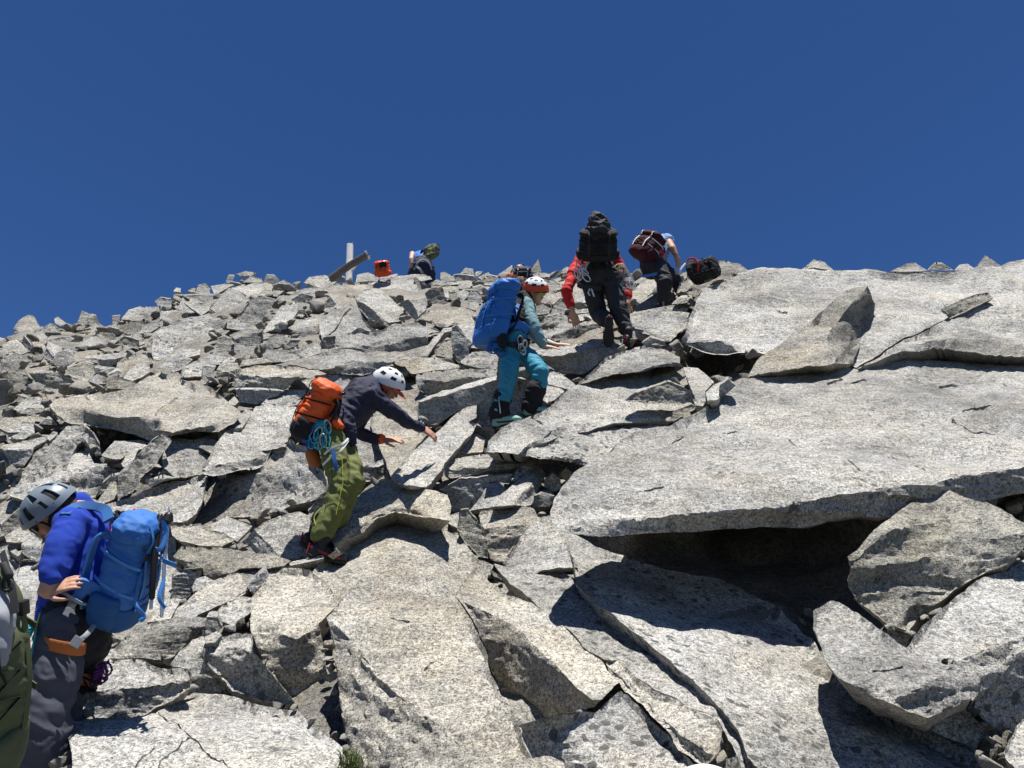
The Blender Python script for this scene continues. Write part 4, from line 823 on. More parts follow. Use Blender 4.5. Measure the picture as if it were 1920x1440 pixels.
def hand(bag, wrist, d, nrm_, k=1.0, curl=.35, side=1):      # d: towards the fingertips, nrm_: out of the back of the hand, side: +1 thumb on cross(d, n)
    d = unit(d); n = unit(nrm_-d*np.dot(nrm_, d)); a = np.cross(d, n)*side; w_ = np.array(wrist); L = .092*k
    bag.loft([w_, w_+d*L*.35, w_+d*L*.8, w_+d*L], [a*.024*k, a*.037*k, a*.041*k, a*.038*k], [n*.018*k, n*.017*k, n*.014*k, n*.010*k], 12, 2.6)
    for off, ln in ((-.030, .062), (-.010, .075), (.011, .080), (.031, .073)):
        p = w_+d*L*.93+a*off*k; ch = [(w_+d*L*.6+a*off*.9*k, .0085*k), (p, .0092*k)]; dd = d+a*off*2; q = p
        for j, f in enumerate((.45, .32, .23)):
            dd = unit(dd-n*curl*(.6+.5*j)); q = q+dd*ln*f*k; ch.append((q, (.0085-.0011*j)*k))
        bag.limb(ch, 8)
    t0 = w_+d*L*.22+a*.030*k; t1 = t0+unit(d*.75+a*.8-n*.2)*.040*k; t2 = t1+unit(d*.95+a*.25-n*.35)*.030*k; t3 = t2+unit(d-n*.5)*.024*k
    bag.limb([(t0, .013*k), (t1, .012*k), (t2, .0098*k), (t3, .008*k)], 8)
def head(bag, c, fw, up, k=1.0):
    fw = unit(fw); up = unit(up-fw*np.dot(up, fw)); sd_ = np.cross(fw, up); c = np.array(c)
    bag.ell(c+up*.02*k-fw*.01*k, sd_*.077*k, fw*.097*k, up*.095*k, 16, 10)
    bag.ell(c-up*.055*k+fw*.028*k, sd_*.054*k, fw*.058*k, up*.062*k)
    bag.ell(c-up*.02*k+fw*.055*k, sd_*.060*k, fw*.035*k, up*.06*k)
    bag.limb([(c+up*.012*k+fw*.088*k, .008*k), (c-up*.018*k+fw*.104*k, .011*k), (c-up*.026*k+fw*.108*k, .013*k)], 8)
    bag.limb([(c-up*.052*k+fw*.090*k-sd_*.018*k, .006*k), (c-up*.053*k+fw*.096*k, .008*k), (c-up*.052*k+fw*.090*k+sd_*.018*k, .006*k)], 8)
    bag.ell(c-up*.092*k+fw*.07*k, sd_*.022*k, fw*.02*k, up*.02*k)
    for q in (-1, 1): bag.ell(c+sd_*q*.079*k-fw*.005*k-up*.005*k, sd_*.010*k+fw*.004*k*q, fw*.018*k, up*.032*k, 10, 7)
    return fw, up, sd_
def helmet(fig, c, fw, up, mat, k=1.0, vents=True, low=None, brim=None, pattern=0):
    fw = unit(fw); up = unit(up-fw*np.dot(up, fw)); sd_ = np.cross(fw, up); c = np.array(c)+up*.022*k; c0 = c-fw*.012*k
    a, b, h = .118*k, .145*k, .128*k; nt_, nph = 14, 48
    def pt(i, j, s=1.):
        ph = 2*math.pi*j/nph; tm = R(96)+R(13)*(-math.cos(ph))*(1)-R(6)*math.cos(2*ph); th = tm*i/nt_
        return c0+sd_*a*s*math.sin(th)*math.sin(ph)+fw*b*s*math.sin(th)*math.cos(ph)+up*h*s*math.cos(th)
    cut = set()
    if vents:
        for j in range(nph):
            s8 = j % 6
            for i in range(nt_):
                if pattern == 0 and ((3 <= i <= 7 and j % 8 in (2, 3)) or (7 <= i <= 11 and j % 8 in (6, 7)) or (9 <= i <= 11 and j % 8 == 2)): cut.add((i, j))
                if pattern == 1 and (4 <= i <= 5 or 8 <= i <= 9) and s8 in (2, 3, 4): cut.add((i, j))
    V = [pt(0, 0)]+[pt(i, j) for i in range(1, nt_+1) for j in range(nph)]
    Fo = []; Fl = []
    for j in range(nph):
        j2 = (j+1) % nph
        if (0, j) not in cut: Fo.append((0, 1+j2, 1+j))
        for i in range(1, nt_):
            if (i, j) in cut: continue
            f = (1+(i-1)*nph+j, 1+(i-1)*nph+j2, 1+i*nph+j2, 1+i*nph+j); (Fl if (low and i >= 9) else Fo).append(f)
    def shell(name, F_, mat_, thk):
        bm = bmesh.new(); vs = [bm.verts.new(v-fig.L) for v in V]; 
        for f in F_: bm.faces.new([vs[q] for q in f])
        for v in [v for v in bm.verts if not v.link_faces]: bm.verts.remove(v)
        bmesh.ops.recalc_face_normals(bm, faces=bm.faces[:])
        q = np.array([f.normal.dot(f.calc_center_median()-Vector(c0-fig.L)) for f in bm.faces]).sum()
        if q < 0: bmesh.ops.reverse_faces(bm, faces=bm.faces[:])
        bmesh.ops.solidify(bm, geom=bm.faces[:], thickness=thk)
        me = bpy.data.meshes.new(name); bm.to_mesh(me); bm.free(); me.polygons.foreach_set('use_smooth', [True]*len(me.polygons)); me.set_sharp_from_angle(angle=R(45))
        return link(name, me, M[mat_], fig.root)
    o = shell('helmet', Fo, mat, .008*k)
    if low: s2 = shell('helmet_rim', Fl, low, .012*k); s2.parent = o
    bg_ = Bag(); Vl = [pt(0, 0, .93)]+[pt(i, j, .93) for i in range(1, nt_) for j in range(nph)]; Fq = [(0, 1+(j+1) % nph, 1+j) for j in range(nph)]+[(1+(i-1)*nph+j, 1+(i-1)*nph+(j+1) % nph, 1+i*nph+(j+1) % nph, 1+i*nph+j) for i in range(1, nt_-1) for j in range(nph)]
    bg_.add(Vl, Fq+[f[::-1] for f in Fq][:0]); li = fig.raw('helmet_liner', bg_, 'black_plastic', o)
    if brim:
        bb = Bag(); C = []; 
        pts = [c0+sd_*a*1.0*math.sin(t)+fw*b*(1.0*math.cos(t))+up*h*.02 for t in np.linspace(-1.0, 1.0, 13)]
        n0 = [(p, p+fw*.05*k*math.cos(t*1.3)-up*.018*k) for p, t in zip(pts, np.linspace(-1, 1, 13))]
        Vb = [q for pr in n0 for q in pr]+[q-up*.006 for pr in n0 for q in pr]; m = len(n0)
        Fb = [(2*i, 2*i+1, 2*i+3, 2*i+2) for i in range(m-1)]+[(2*m+2*i+2, 2*m+2*i+3, 2*m+2*i+1, 2*m+2*i) for i in range(m-1)]+[(2*i+1, 2*m+2*i+1, 2*m+2*i+3, 2*i+3) for i in range(m-1)]
        bb.add(Vb, Fb); fig.raw('helmet_peak', bb, brim, o)
    sb = Bag(); ch = c0-up*.135*k+fw*.055*k
    for q in (-1, 1):
        sb.strap(smoothpts([c0+sd_*a*q*.93+fw*.05*k, c0+sd_*a*q*.80-up*.05*k+fw*.035*k, ch+sd_*.02*q], 3), .013*k, sd_*q)
        sb.strap(smoothpts([c0+sd_*a*q*.90-fw*.06*k, c0+sd_*a*q*.80-up*.05*k+fw*.030*k], 3), .013*k, sd_*q)
    fig.raw('chin_strap', sb, low or ('orange' if brim else 'black_cloth'), o); return o
def glasses(fig, c, fw, up, mat='lens', k=1.0):
    fw = unit(fw); up = unit(up-fw*np.dot(up, fw)); sd_ = np.cross(fw, up); c = np.array(c); b = Bag()
    for q in (-1, 1): b.ell(c+sd_*q*.033*k+fw*.089*k+up*.012*k, sd_*.031*k-fw*.008*q*k, up*.021*k, fw*.010*k, 12, 6)
    o = fig.raw('sunglasses', b, mat); b = Bag()
    for q in (-1, 1): b.tube([c+sd_*q*.064*k+fw*.080*k+up*.018*k, c+sd_*q*.081*k+fw*.03*k+up*.012*k, c+sd_*q*.083*k+up*.008*k], .0035*k)
    b.tube([c+sd_*q*.06*k+fw*.088*k+up*.026*k for q in (-1, 0, 1)], .004*k); fig.raw('frame', b, 'black_plastic', o); return o
def boot(fig, ank, toe_dir, up, mats=('boot_black', 'boot_red'), k=1.0):
    f = unit(toe_dir); u = unit(up-f*np.dot(up, f)); a = np.cross(f, u); h = np.array(ank)-u*.075*k; b = Bag()
    b.loft([h-f*.075*k+u*.03*k, h-f*.06*k+u*.035*k, h+u*.035*k, h+f*.06*k+u*.03*k, h+f*.13*k+u*.024*k, h+f*.185*k+u*.018*k, h+f*.205*k+u*.012*k],
           [a*.026*k, a*.035*k, a*.038*k, a*.044*k, a*.05*k, a*.04*k, a*.018*k], [u*.03*k, u*.045*k, u*.055*k, u*.045*k, u*.034*k, u*.024*k, u*.012*k], 16, 2.6)
    b.ell(h+f*.11*k+u*.022*k, a*.052*k, f*.085*k, u*.044*k); b.ell(h-f*.03*k+u*.02*k, a*.042*k, f*.06*k, u*.055*k)
    b.limb([(h+u*.03*k, .044*k, .050*k), (h+u*.08*k-f*.005*k, .045*k), (h+u*.13*k-f*.005*k, .050*k)], 14, f)
    o = fig.raw('boot', b, mats[0]); s_ = Bag()
    s_.loft([h-f*.088*k-u*.004*k, h-f*.07*k-u*.012*k, h+f*.0*k-u*.010*k, h+f*.06*k-u*.012*k, h+f*.13*k-u*.012*k, h+f*.19*k-u*.006*k, h+f*.215*k+u*.004*k],
            [a*.022*k, a*.036*k, a*.036*k, a*.042*k, a*.051*k, a*.042*k, a*.016*k], [u*.010*k, u*.015*k, u*.013*k, u*.013*k, u*.013*k, u*.011*k, u*.007*k], 14, 4)
    fig.raw('sole', s_, 'sole', o); t = Bag()
    for q in (.04, .07, .10, .13): t.strap(smoothpts([h+f*q*k+a*.036*k+u*.035*k, h+f*(q-.01)*k+u*(.088-.35*q)*k, h+f*q*k-a*.036*k+u*.035*k], 3), .008*k, u, .004)
    t.strap(smoothpts([h-f*.085*k+a*.015*k+u*.05*k, h-f*.01*k+a*.044*k+u*.03*k, h+f*.13*k+a*.054*k+u*.012*k], 3), .016*k, a, .004)
    t.strap(smoothpts([h-f*.085*k-a*.015*k+u*.05*k, h-f*.01*k-a*.044*k+u*.03*k, h+f*.13*k-a*.054*k+u*.012*k], 3), .016*k, -a, .004)
    t.strap([h-f*.092*k+u*.0*k, h-f*.090*k+u*.07*k], .02*k, -f, .006); fig.raw('laces', t, mats[1], o); return o
def coil(bag, top, L, w_, n=7, r=.004, seed=0, side=RT, dn=np.array([0, 0, -1.])):   # a bunch of hanging loops of cord
    rr = np.random.default_rng(seed); fr = -FW
    for i in range(n):
        l = L*rr.uniform(.65, 1.1); ww = w_*rr.uniform(.25, .55); ox = rr.uniform(-.5, .5)*w_; oy = rr.uniform(-.02, .02); t0 = np.array(top)+side*ox*.5+fr*oy; pts = []
        for k in range(16):
            t = 2*math.pi*k/16; y = (1-math.cos(t))/2; x = math.sin(t)*ww*(.4+.9*y)+ox*y*.9
            pts.append(t0+side*x+dn*l*y+fr*(rr.normal()*.004+.012*math.sin(t+i))+side*rr.normal()*.004)
        bag.tube(pts, r, 6, True)
    for k in range(4): bag.tube([np.array(top)+side*w_*.32*math.cos(t)+dn*(.02+.012*k)+fr*(.02+.028*math.sin(t)) for t in np.linspace(0, 6.28, 12)[:-1]], r, 6, True)
def carabiner(bag, p, k=1.0, rot=0, n1=RT, n2=UP):
    pts = []
    for t in np.linspace(0, 2*math.pi, 17)[:-1]:
        x, y = .024*k*math.cos(t), .048*k*math.sin(t)+.006*k*math.cos(t); c, s_ = math.cos(rot), math.sin(rot); pts.append(np.array(p)+n1*(x*c-y*s_)+n2*(x*s_+y*c))
    bag.tube(pts, .0055*k, 6, True)
def backpack(label, org, right, out, up, W, Dp, H, mats, style=0, k=1., group=None, seed=0, name='backpack'):
    """org: bottom centre at the back panel; out points away from the wearer's back"""
    r_, o_, u_ = unit(right), unit(out), unit(up); f = Fig(label, org, name, 'backpack', group); main, second, web = mats; org = np.array(org); rr = np.random.default_rng(seed)
    def q(x, y, z): return org+r_*x+o_*y+u_*z
    b = Bag(); C = []; A = []; B = []
    for z, wx, dy in ((0, .55, .50), (.03, .78, .74), (.09, .92, .92), (.2, .98, 1.02), (.35, 1, 1.04), (.55, 1, .98), (.75, .98, .90), (.88, .92, .82), (.95, .80, .70), (.99, .55, .48)):
        C.append(q(0, Dp*.5*(.96 if z > .7 else 1)+.0*z, z*H)); A.append(r_*W/2*wx); B.append(o_*Dp/2*dy)
    b.loft(C, A, B, 30, 2.9); body = f.fused('pack_body', b, main, max(.006, H*.016), H*.028, (9, 9, 26), 2, seed=seed)
    if style != 2:
        b = Bag(); C = []; A = []; B = []
        for z, wx, dy in ((.86, .70, .62), (.90, .98, .98), (.96, 1.03, 1.06), (1.04, .99, 1.0), (1.10, .80, .80), (1.13, .45, .45)):
            C.append(q(0, Dp*.52, z*H)); A.append(r_*W/2*wx); B.append(o_*Dp/2*dy)
        b.loft(C, A, B, 30, 2.7); f.fused('lid', b, main if style != 3 else second, max(.006, H*.016), H*.026, (12, 12, 16), 2, seed=seed+3)
    b = Bag(); C = []; A = []; B = []      # contrasting base
    for z, wx, dy in ((-.01, .52, .48), (.02, .80, .77), (.08, .945, .955), (.17, 1.0, 1.05), (.27, 1.02, 1.08)):
        C.append(q(0, Dp*.5, z*H)); A.append(r_*W/2*wx*1.02); B.append(o_*Dp/2*dy*1.02)
    b.loft(C, A, B, 30, 2.9, True); f.fused('pack_base', b, second, max(.006, H*.018), H*.014, (9, 9, 12), 2, seed=seed+5)
    b = Bag(); C = []; A = []; B = []      # front pocket
    for z, wx, dy in ((.30, .5, .25), (.34, .66, .55), (.5, .72, .75), (.66, .66, .6), (.72, .45, .25)):
        C.append(q(0, Dp*.98, z*H)); A.append(r_*W/2*wx); B.append(o_*Dp*.14*dy)
    b.loft(C, A, B, 24, 2.8); f.fused('front_pocket', b, main, max(.005, H*.014), H*.016, (14, 14, 22), 2, seed=seed+9)
    for s_ in (-1, 1):
        b = Bag(); C = []; A = []; B = []
        for z, wx, dy in ((.05, .4, .5), (.10, .85, .66), (.22, 1.1, .72), (.34, 1.0, .68), (.38, .8, .6)):
            C.append(q(s_*W*.48, Dp*.45, z*H)); A.append(r_*.035*wx*k); B.append(o_*Dp/2*dy)
        b.loft(C, A, B, 20, 2.6); f.fused('side_pocket', b, second, max(.005, H*.014), H*.014, it=2, seed=seed+11)
    b = Bag()                              # webbing
    for x in (-.27, .27): b.strap(smoothpts([q(W*x, Dp*1.03, .25*H), q(W*x, Dp*1.09, .5*H), q(W*x, Dp*1.0, .80*H)]+([q(W*x, Dp*.88, .90*H)] if style == 2 else [q(W*x, Dp*1.06, .95*H), q(W*x, Dp*.9, 1.09*H)]), 4), .018*k, o_, .004)
    for z in (.42, .70):
        for s_ in (-1, 1): b.strap(smoothpts([q(s_*W*.40, -.0, (z+.08)*H), q(s_*W*.505, Dp*.3, (z+.05)*H), q(s_*W*.495, Dp*.75, z*H), q(s_*W*.42, Dp*1.02, (z-.02)*H)], 4), .014*k, r_*s_, .004)
    f.raw('compression_strap', b, web)
    b = Bag()
    for x in (-.27, .27): b = Bag(); b.loft([q(W*x, Dp*1.03, .76*H), q(W*x, Dp*1.02, .82*H)], [r_*.013*k]*2, [o_*.006*k]*2, 8, 5); f.raw('buckle', b, 'black_plastic')
    b = Bag(); b.tube(smoothpts([q(-.03, .0, H*1.0), q(-.02, -.02, H*1.07), q(.02, -.02, H*1.07), q(.03, 0, H*1.0)], 4), .006*k); f.raw('haul_loop', b, 'black_plastic')
    b = Bag(); nn = 6; pts = []            # lacing cord
    for i in range(nn): pts.append(q(W*.16*(-1 if i % 2 else 1), Dp*1.10, (.36+.06*i)*H))
    b.tube(pts, .0028*k); b.tube(smoothpts([q(.01, Dp*1.05, .78*H), q(.03, Dp*1.12, .62*H), q(.00, Dp*1.11, .52*H)], 4), .0028*k); f.raw('lacing_cord', b, 'black_cloth')
    for s_ in (-1, 1):                     # shoulder strap and hip wing
        b = Bag(); b.strap(smoothpts([q(s_*W*.20, -.005, .84*H), q(s_*W*.26, -.025, .88*H), q(s_*W*.30, -.045, .80*H), q(s_*W*.32, -.05, .60*H), q(s_*W*.36, -.04, .38*H), q(s_*W*.42, 0, .18*H)], 5), .055*k, [unit(-o_*math.sin(a_)+u_*math.cos(a_)) for a_ in np.linspace(.3, 2.9, 26)], .014*k)
        f.raw('shoulder_strap', b, web if style == 4 else 'black_cloth')
    return f, q
print('tools ok')
def J(px, py, d): return P(float(px), float(py), float(d))
Z = np.array([0, 0, 1.])
# ===== person in the blue jacket, bottom left =====
d = 3.75
f = Fig('person in royal blue fleece and grey helmet, head bowed, hand on hip, lower left', J(85, 1660, d))
hc = J(98, 966, d-.06); hf = vec(-.60, -.78, .22); hu = vec(-.66, .70, .15)
neck, chest, pelv = J(150, 950, d+.04), J(142, 1010, d+.04), J(132, 1165, d+.02)
sh1, el1, wr1 = J(134, 984, d-.12), J(104, 1068, d-.22), J(88, 1108, d-.22)
sh2, el2, wr2 = J(150, 970, d+.2), J(120, 1080, d+.34), J(95, 1130, d+.22)
k1, a1 = J(88, 1335, d-.12), J(70, 1560, d+.02); k2, a2 = J(118, 1330, d+.16), J(112, 1545, d+.22); h1, h2 = J(122, 1180, d-.09), J(150, 1175, d+.10)
b = Bag(); head(b, hc, hf, hu); b.limb([(hc, .055), (J(135, 962, d+.03), .055), (chest, .09)]); b.limb([(neck, .06), (chest, .12), (J(135, 1090, d), .11), (pelv, .12)])
b.limb([(neck, .06), (sh1, .055), (el1, .045), (wr1, .030)]); b.limb([(neck, .06), (sh2, .055), (el2, .04), (wr2, .028)])
b.limb([(J(98, 1082, d-.23), .042), (J(86, 1108, d-.235), .036), (J(90, 1112, d-.22), .028)])
b.limb([(pelv, .1), (h1, .08), (k1, .05), (a1, .04)]); b.limb([(pelv, .1), (h2, .08), (k2, .05), (a2, .04)])
hand(b, J(88, 1110, d-.22), vec(.88, .36, .0), vec(-.3, .7, .65), .98, .2, 1); hand(b, wr2, vec(.4, -.8, 0), vec(-.5, .2, -.7), 1, .3, 1)
f.fused('body', b, 'skin', .0055, it=2)
b = Bag(); b.limb([(J(146, 950, d+.03), .062, .065), (J(151, 960, d+.04), .07, .085), (J(155, 972, d+.04), .090, .13), (J(156, 1005, d+.04), .130, .18), (J(150, 1050, d+.04), .140, .17), (J(142, 1100, d+.03), .148, .16), (J(136, 1140, d+.02), .150, .17), (J(133, 1158, d+.02), .152, .17)], 20, [0, 1, .1])
b.limb([(J(146, 972, d-.04), .07), (sh1, .076), (J(118, 1025, d-.19), .068), (el1, .064), (J(99, 1080, d-.23), .056)]); b.limb([(J(155, 968, d+.12), .08), (sh2, .08), (el2, .065), (J(100, 1115, d+.25), .05)])
f.fused('fleece_jacket', b, 'fleece_blue', .008, .015, (6, 6, 11), 3, seed=2)
b = Bag(); b.tube([J(133+42*math.cos(t)*1.0, 1158+7*math.sin(t)+4*math.cos(t), d+.02-.15*math.sin(t)) for t in np.linspace(0, 6.28, 25)[:-1]], .010, 8, True); f.raw('jacket_hem', b, 'fleece_blue')
b = Bag(); b.limb([(J(136, 1158, d+.02), .14, .16), (J(140, 1185, d+.02), .15, .165), (J(138, 1200, d+.02), .12, .13)], 20, [0, 1, .1]); b.limb([(h1, .115), (J(104, 1250, d-.1), .110), (k1, .098), (J(82, 1400, d-.09), .095), (J(76, 1480, d-.03), .093), (a1, .088)], 18)
b.limb([(h2, .11), (J(142, 1250, d+.12), .10), (k2, .08), (J(116, 1440, d+.2), .08), (a2, .08)]); f.fused('trousers', b, 'slate', .008, .018, (6, 6, 12), 3, seed=4)
b = Bag(); b.limb([(J(138, 1156, d-.0), .140, .168), (J(140, 1184, d-.0), .165, .190), (J(144, 1202, d+.01), .145, .18)], 20, [0, 1, .1]); b.limb([(h2, .118), (J(152, 1240, d+.11), .10), (J(150, 1272, d+.13), .080)]); f.fused('seat_panel', b, 'black_cloth', .008, .014, it=3, seed=5)
b = Bag(); b.limb([(J(74, 1338, d-.165), .035, .03), (J(70, 1375, d-.15), .045, .03), (J(74, 1410, d-.12), .035, .03)]); f.fused('knee_patch', b, 'charcoal', .007, .01)
helmet(f, hc, hf, hu, 'helmet_grey', .99, True); glasses(f, hc, hf, hu)
b = Bag(); b.ell(hc-unit(hf)*.035-unit(hu)*.02, np.cross(unit(hf), unit(hu))*.084, unit(hf)*.085, unit(hu)*.085, 16, 10); f.fused('hair', b, 'hair', .005, .01, (60, 60, 60), 1)
b = Bag()
for o_ in (0, 1):
    pts = [J(112+(48 if not o_ else 36)*math.cos(t), (1205 if not o_ else 1262)+10*math.cos(t)+8*math.sin(t), (d-.09 if not o_ else d+.12)-.128*math.sin(t)*(1 if not o_ else .9)) + (vec(.07, 0) if o_ else 0) for t in np.linspace(0, 6.28, 30)]
    nn = [unit(vec(math.cos(t), 0, math.sin(t))) for t in np.linspace(0, 6.28, 30)]; b.strap(pts, .055, nn, .008)
ho = f.raw('harness', b, 'rust'); b = Bag(); b.strap(smoothpts([J(180, 1152, d-.08), J(176, 1172, d-.14), J(160, 1192, d-.2), J(143, 1203, d-.22)]), .022, vec(.3, 0, 1)); f.raw('harness_strap', b, 'grey_web', ho)
b = Bag(); b.strap([J(150, 1195, d-.235), J(138, 1212, d-.235)], .045, vec(0, 0, 1), .01); f.raw('harness_buckle', b, 'grey_web', ho)
b = Bag(); b.tube(smoothpts([J(75, 1150, d-.13), J(68, 1180, d-.17), J(70, 1200, d-.18)]), .004); f.raw('piping', b, 'yellow', ho)
# its pack: seen from the side, back panel on the left
bp, q = backpack('bright blue backpack with stowed trekking poles, on the blue-jacket climber', J(178, 1160, d+.03), vec(.0, 0, 1.) , vec(.98, -.30, 0), vec(.25, .98, 0.02), .28, .20, .48, ('pack_blue', 'pack_deepblue', 'strap_blue'), 4, 1.1, None, 7)
b = Bag(); b.strap(smoothpts([q(0, -.0, .50)+vec(0, 0, .1), J(196, 955, d-.05), J(165, 948, d-.08), J(140, 950, d-.13), J(122, 965, d-.20)]), .05, vec(.1, .6, .8), .012); bp.raw('upper_strap', b, 'pack_deepblue')
b = Bag(); b.strap(smoothpts([J(184, 1120, d-.06), J(165, 1112, d-.17), J(142, 1106, d-.20)]), .12, vec(0, .1, 1), .022); bp.raw('hip_wing', b, 'pack_blue')
b = Bag(); b.strap(smoothpts([J(178, 1138, d-.10), J(150, 1130, d-.20), J(125, 1115, d-.21), J(103, 1103, d-.20)]), .016, vec(0, .1, 1), .005); bp.raw('hip_strap', b, 'grey_web')
b = Bag(); b.tube(smoothpts([J(240, 968, d-.16), J(252, 955, d-.15), J(258, 962, d-.15), J(250, 970, d-.15)]), .006); b.tube(smoothpts([J(212, 970, d-.14), J(206, 985, d-.15), J(210, 1000, d-.15)]), .004); bp.raw('orange_loop', b, 'orange')
b = Bag(); b.tube(smoothpts([J(248, 978, d-.17), J(243, 1010, d-.17), J(222, 1046, d-.165), J(218, 1052, d-.165)]), .003); b.limb([(J(222, 1030, d-.17), .005), (J(217, 1050, d-.17), .008)], 8); b.tube(smoothpts([J(205, 1145, d-.13), J(212, 1060, d-.15), J(222, 1000, d-.14)]), .004); bp.raw('draw_cord', b, 'black_cloth')
pl = Fig('pair of folded trekking poles with black grips strapped to the blue backpack', J(292, 1160, d-0.12), 'trekking_poles', 'trekking poles', None)
b = Bag(); b.limb([(J(303, 1155, d-0.16), .008), (J(308, 1060, d-0.16), .0085), (J(315, 975, d-0.16), .009)], 10); b.limb([(J(283, 1140, d-0.13), .008), (J(291, 1050, d-0.13), .008), (J(298, 975, d-0.13), .009)], 10); pl.raw('shaft', b, 'metal')
b = Bag(); b.limb([(J(315, 976, d-0.16), .012), (J(316, 966, d-0.16), .009), (J(317, 950, d-0.16), .002)], 10); pl.raw('tip', b, 'metal')
b = Bag(); b.limb([(J(285, 1120, d-0.15), .013), (J(290, 1040, d-0.17), .017), (J(296, 990, d-0.17), .015), (J(300, 968, d-0.16), .014)], 10); b.limb([(J(316, 968, d-0.17), .022), (J(314, 975, d-0.17), .028), (J(311, 983, d-0.16), .014)], 10); pl.raw('grip', b, 'black_plastic')
b = Bag(); b.strap(smoothpts([J(305, 975, d-0.19), J(312, 1000, d-0.18), J(300, 1030, d-0.18), J(287, 1025, d-0.18), J(290, 1005, d-0.18)]), .022, vec(0, 0, 1), .004); b.strap(smoothpts([J(308, 1085, d-0.18), J(298, 1120, d-0.19), J(310, 1140, d-0.18)]), .018, vec(0, 0, 1)); b.strap(smoothpts([J(305, 1050, d-0.18), J(318, 1056, d-0.19), J(330, 1060, d-0.18)]), .022, vec(0, 0, 1), .004); b.strap(smoothpts([J(268, 1125, d-0.11), J(255, 1135, d-0.20), J(270, 1155, d-0.20), J(262, 1165, d-0.20)]), .02, vec(0, 0, 1)); pl.raw('wrist_strap', b, 'strap_blue')
def gear(label, name, cat, bagmats, group=None):
    it = list(bagmats); v = np.array(it[0][1].V).mean(0); g_ = Fig(label, v, name, cat, group)
    for n_, bg_, m_ in it: g_.raw(n_, bg_, m_)
    return g_
b = Bag(); coil(b, J(61, 1165, d-.2), .22, .04, 6, .005, 1); gear('turquoise sling loops hanging at the blue-jacket climber\'s left hip', 'sling', 'sling', [('cord', b, 'cord_teal')])
b = Bag(); coil(b, J(190, 1245, d+.02), .11, .06, 12, .004, 2, vec(.9, .3), vec(-.25, -1)); gear('purple cord bundle hanging behind the blue-jacket climber\'s thigh', 'cord_bundle', 'cord', [('cord', b, 'cord_purple')])
b = Bag(); carabiner(b, J(160, 1283, d+.0), 1.1, 1.2); carabiner(b, J(168, 1276, d+.02), 1.0, .5); gear('black carabiners beside the purple cord bundle', 'carabiner', 'carabiner', [('ring', b, 'black_plastic')])
# ===== person in navy with orange pack =====
d = 5.42
f = Fig('person in navy top and olive green trousers leaning forward, both arms outstretched', J(605, 1035, d-.1))
hc = J(727, 724, d+.25); hf = vec(.80, -.58, .12); hu = vec(.50, .80, -.05)
neck, chest, waist, pelv = J(700, 722, d+.22), J(672, 755, d+.16), J(640, 790, d+.08), J(626, 812, d+.05)
sh1, el1, wr1 = J(694, 742, d+.06), J(748, 782, d+.22), J(790, 802, d+.42); sh2, el2, wr2 = J(690, 745, d+.34), J(668, 808, d+.36), J(714, 824, d+.46)
h1, k1, a1 = J(622, 828, d-.03), J(640, 912, d-.06), J(603, 1002, d-.08); h2, k2, a2 = J(636, 826, d+.14), J(664, 905, d+.0), J(620, 992, d+.1)
b = Bag(); head(b, hc, hf, hu); b.limb([(hc, .055), (neck, .06), (chest, .10), (waist, .11), (pelv, .12)]); b.limb([(neck, .06), (sh1, .055), (el1, .04), (wr1, .027)]); b.limb([(neck, .06), (sh2, .055), (el2, .04), (wr2, .027)])
b.limb([(pelv, .09), (h1, .08), (k1, .05), (a1, .04)]); b.limb([(pelv, .09), (h2, .08), (k2, .05), (a2, .04)])
hand(b, J(791, 803, d+.43), vec(.85, -.55, -.2), vec(.2, .75, .4), 1.05, .35, -1); hand(b, J(716, 824, d+.46), vec(1, -.02, 0), vec(0, 1, .3), 1.15, .18, 1); f.fused('body', b, 'skin', .0065, it=2)
b = Bag(); b.limb([(neck, .075), (J(686, 738, d+.18), .14, .17), (chest, .145, .18), (J(655, 775, d+.12), .135, .16), (waist, .13, .155), (J(632, 800, d+.06), .13, .155)], 20, [0, 1, .1])
b.limb([(J(695, 728, d+.16), .07), (sh1, .078), (J(722, 762, d+.14), .062), (el1, .056), (J(772, 796, d+.34), .045), (wr1, .040)]); b.limb([(J(690, 738, d+.26), .07), (sh2, .075), (J(680, 780, d+.36), .06), (el2, .055), (J(690, 818, d+.41), .048), (J(711, 824, d+.45), .042)])
b.limb([(J(650, 790, d-.02), .06), (J(656, 815, d-.0), .05), (J(662, 830, d+.02), .03)]); f.fused('shirt', b, 'navy', .008, .020, (9, 9, 16), 3, seed=12)
b = Bag(); b.tube([J(790, 802, d+.42)+unit(vec(.3, .8))*.04*math.cos(t)+unit(vec(0, 0, 1))*.04*math.sin(t) for t in np.linspace(0, 6.28, 13)[:-1]], .008, 6, True); b.tube([J(786, 799, d+.41)+unit(vec(.3, .8))*.042*math.cos(t)+unit(vec(0, 0, 1))*.042*math.sin(t) for t in np.linspace(0, 6.28, 13)[:-1]], .007, 6, True); f.raw('wristband', b, 'grey_web')
b = Bag(); b.limb([(J(711, 823, d+.45), .044), (J(714, 823, d+.455), .044)]); f.raw('cuff', b, 'orange')
b = Bag(); b.ell(hc-unit(hu)*.03-unit(hf)*.03, np.cross(unit(hf), unit(hu))*.084, unit(hf)*.09, unit(hu)*.085, 16, 10); b.limb([(hc-unit(hu)*.06-unit(hf)*.03, .075), (neck, .078)]); f.fused('head_scarf', b, 'navy', .006, .02, (20, 20, 30), 2, seed=3)
b = Bag(); b.limb([(J(632, 800, d+.05), .12, .145), (pelv, .135, .15), (J(626, 830, d+.05), .12, .13)], 20, [0, 1, .1]); b.limb([(h1, .108), (J(630, 870, d-.05), .095), (k1, .088), (J(622, 960, d-.08), .080), (J(608, 990, d-.08), .074), (J(604, 1000, d-.08), .072)], 18)
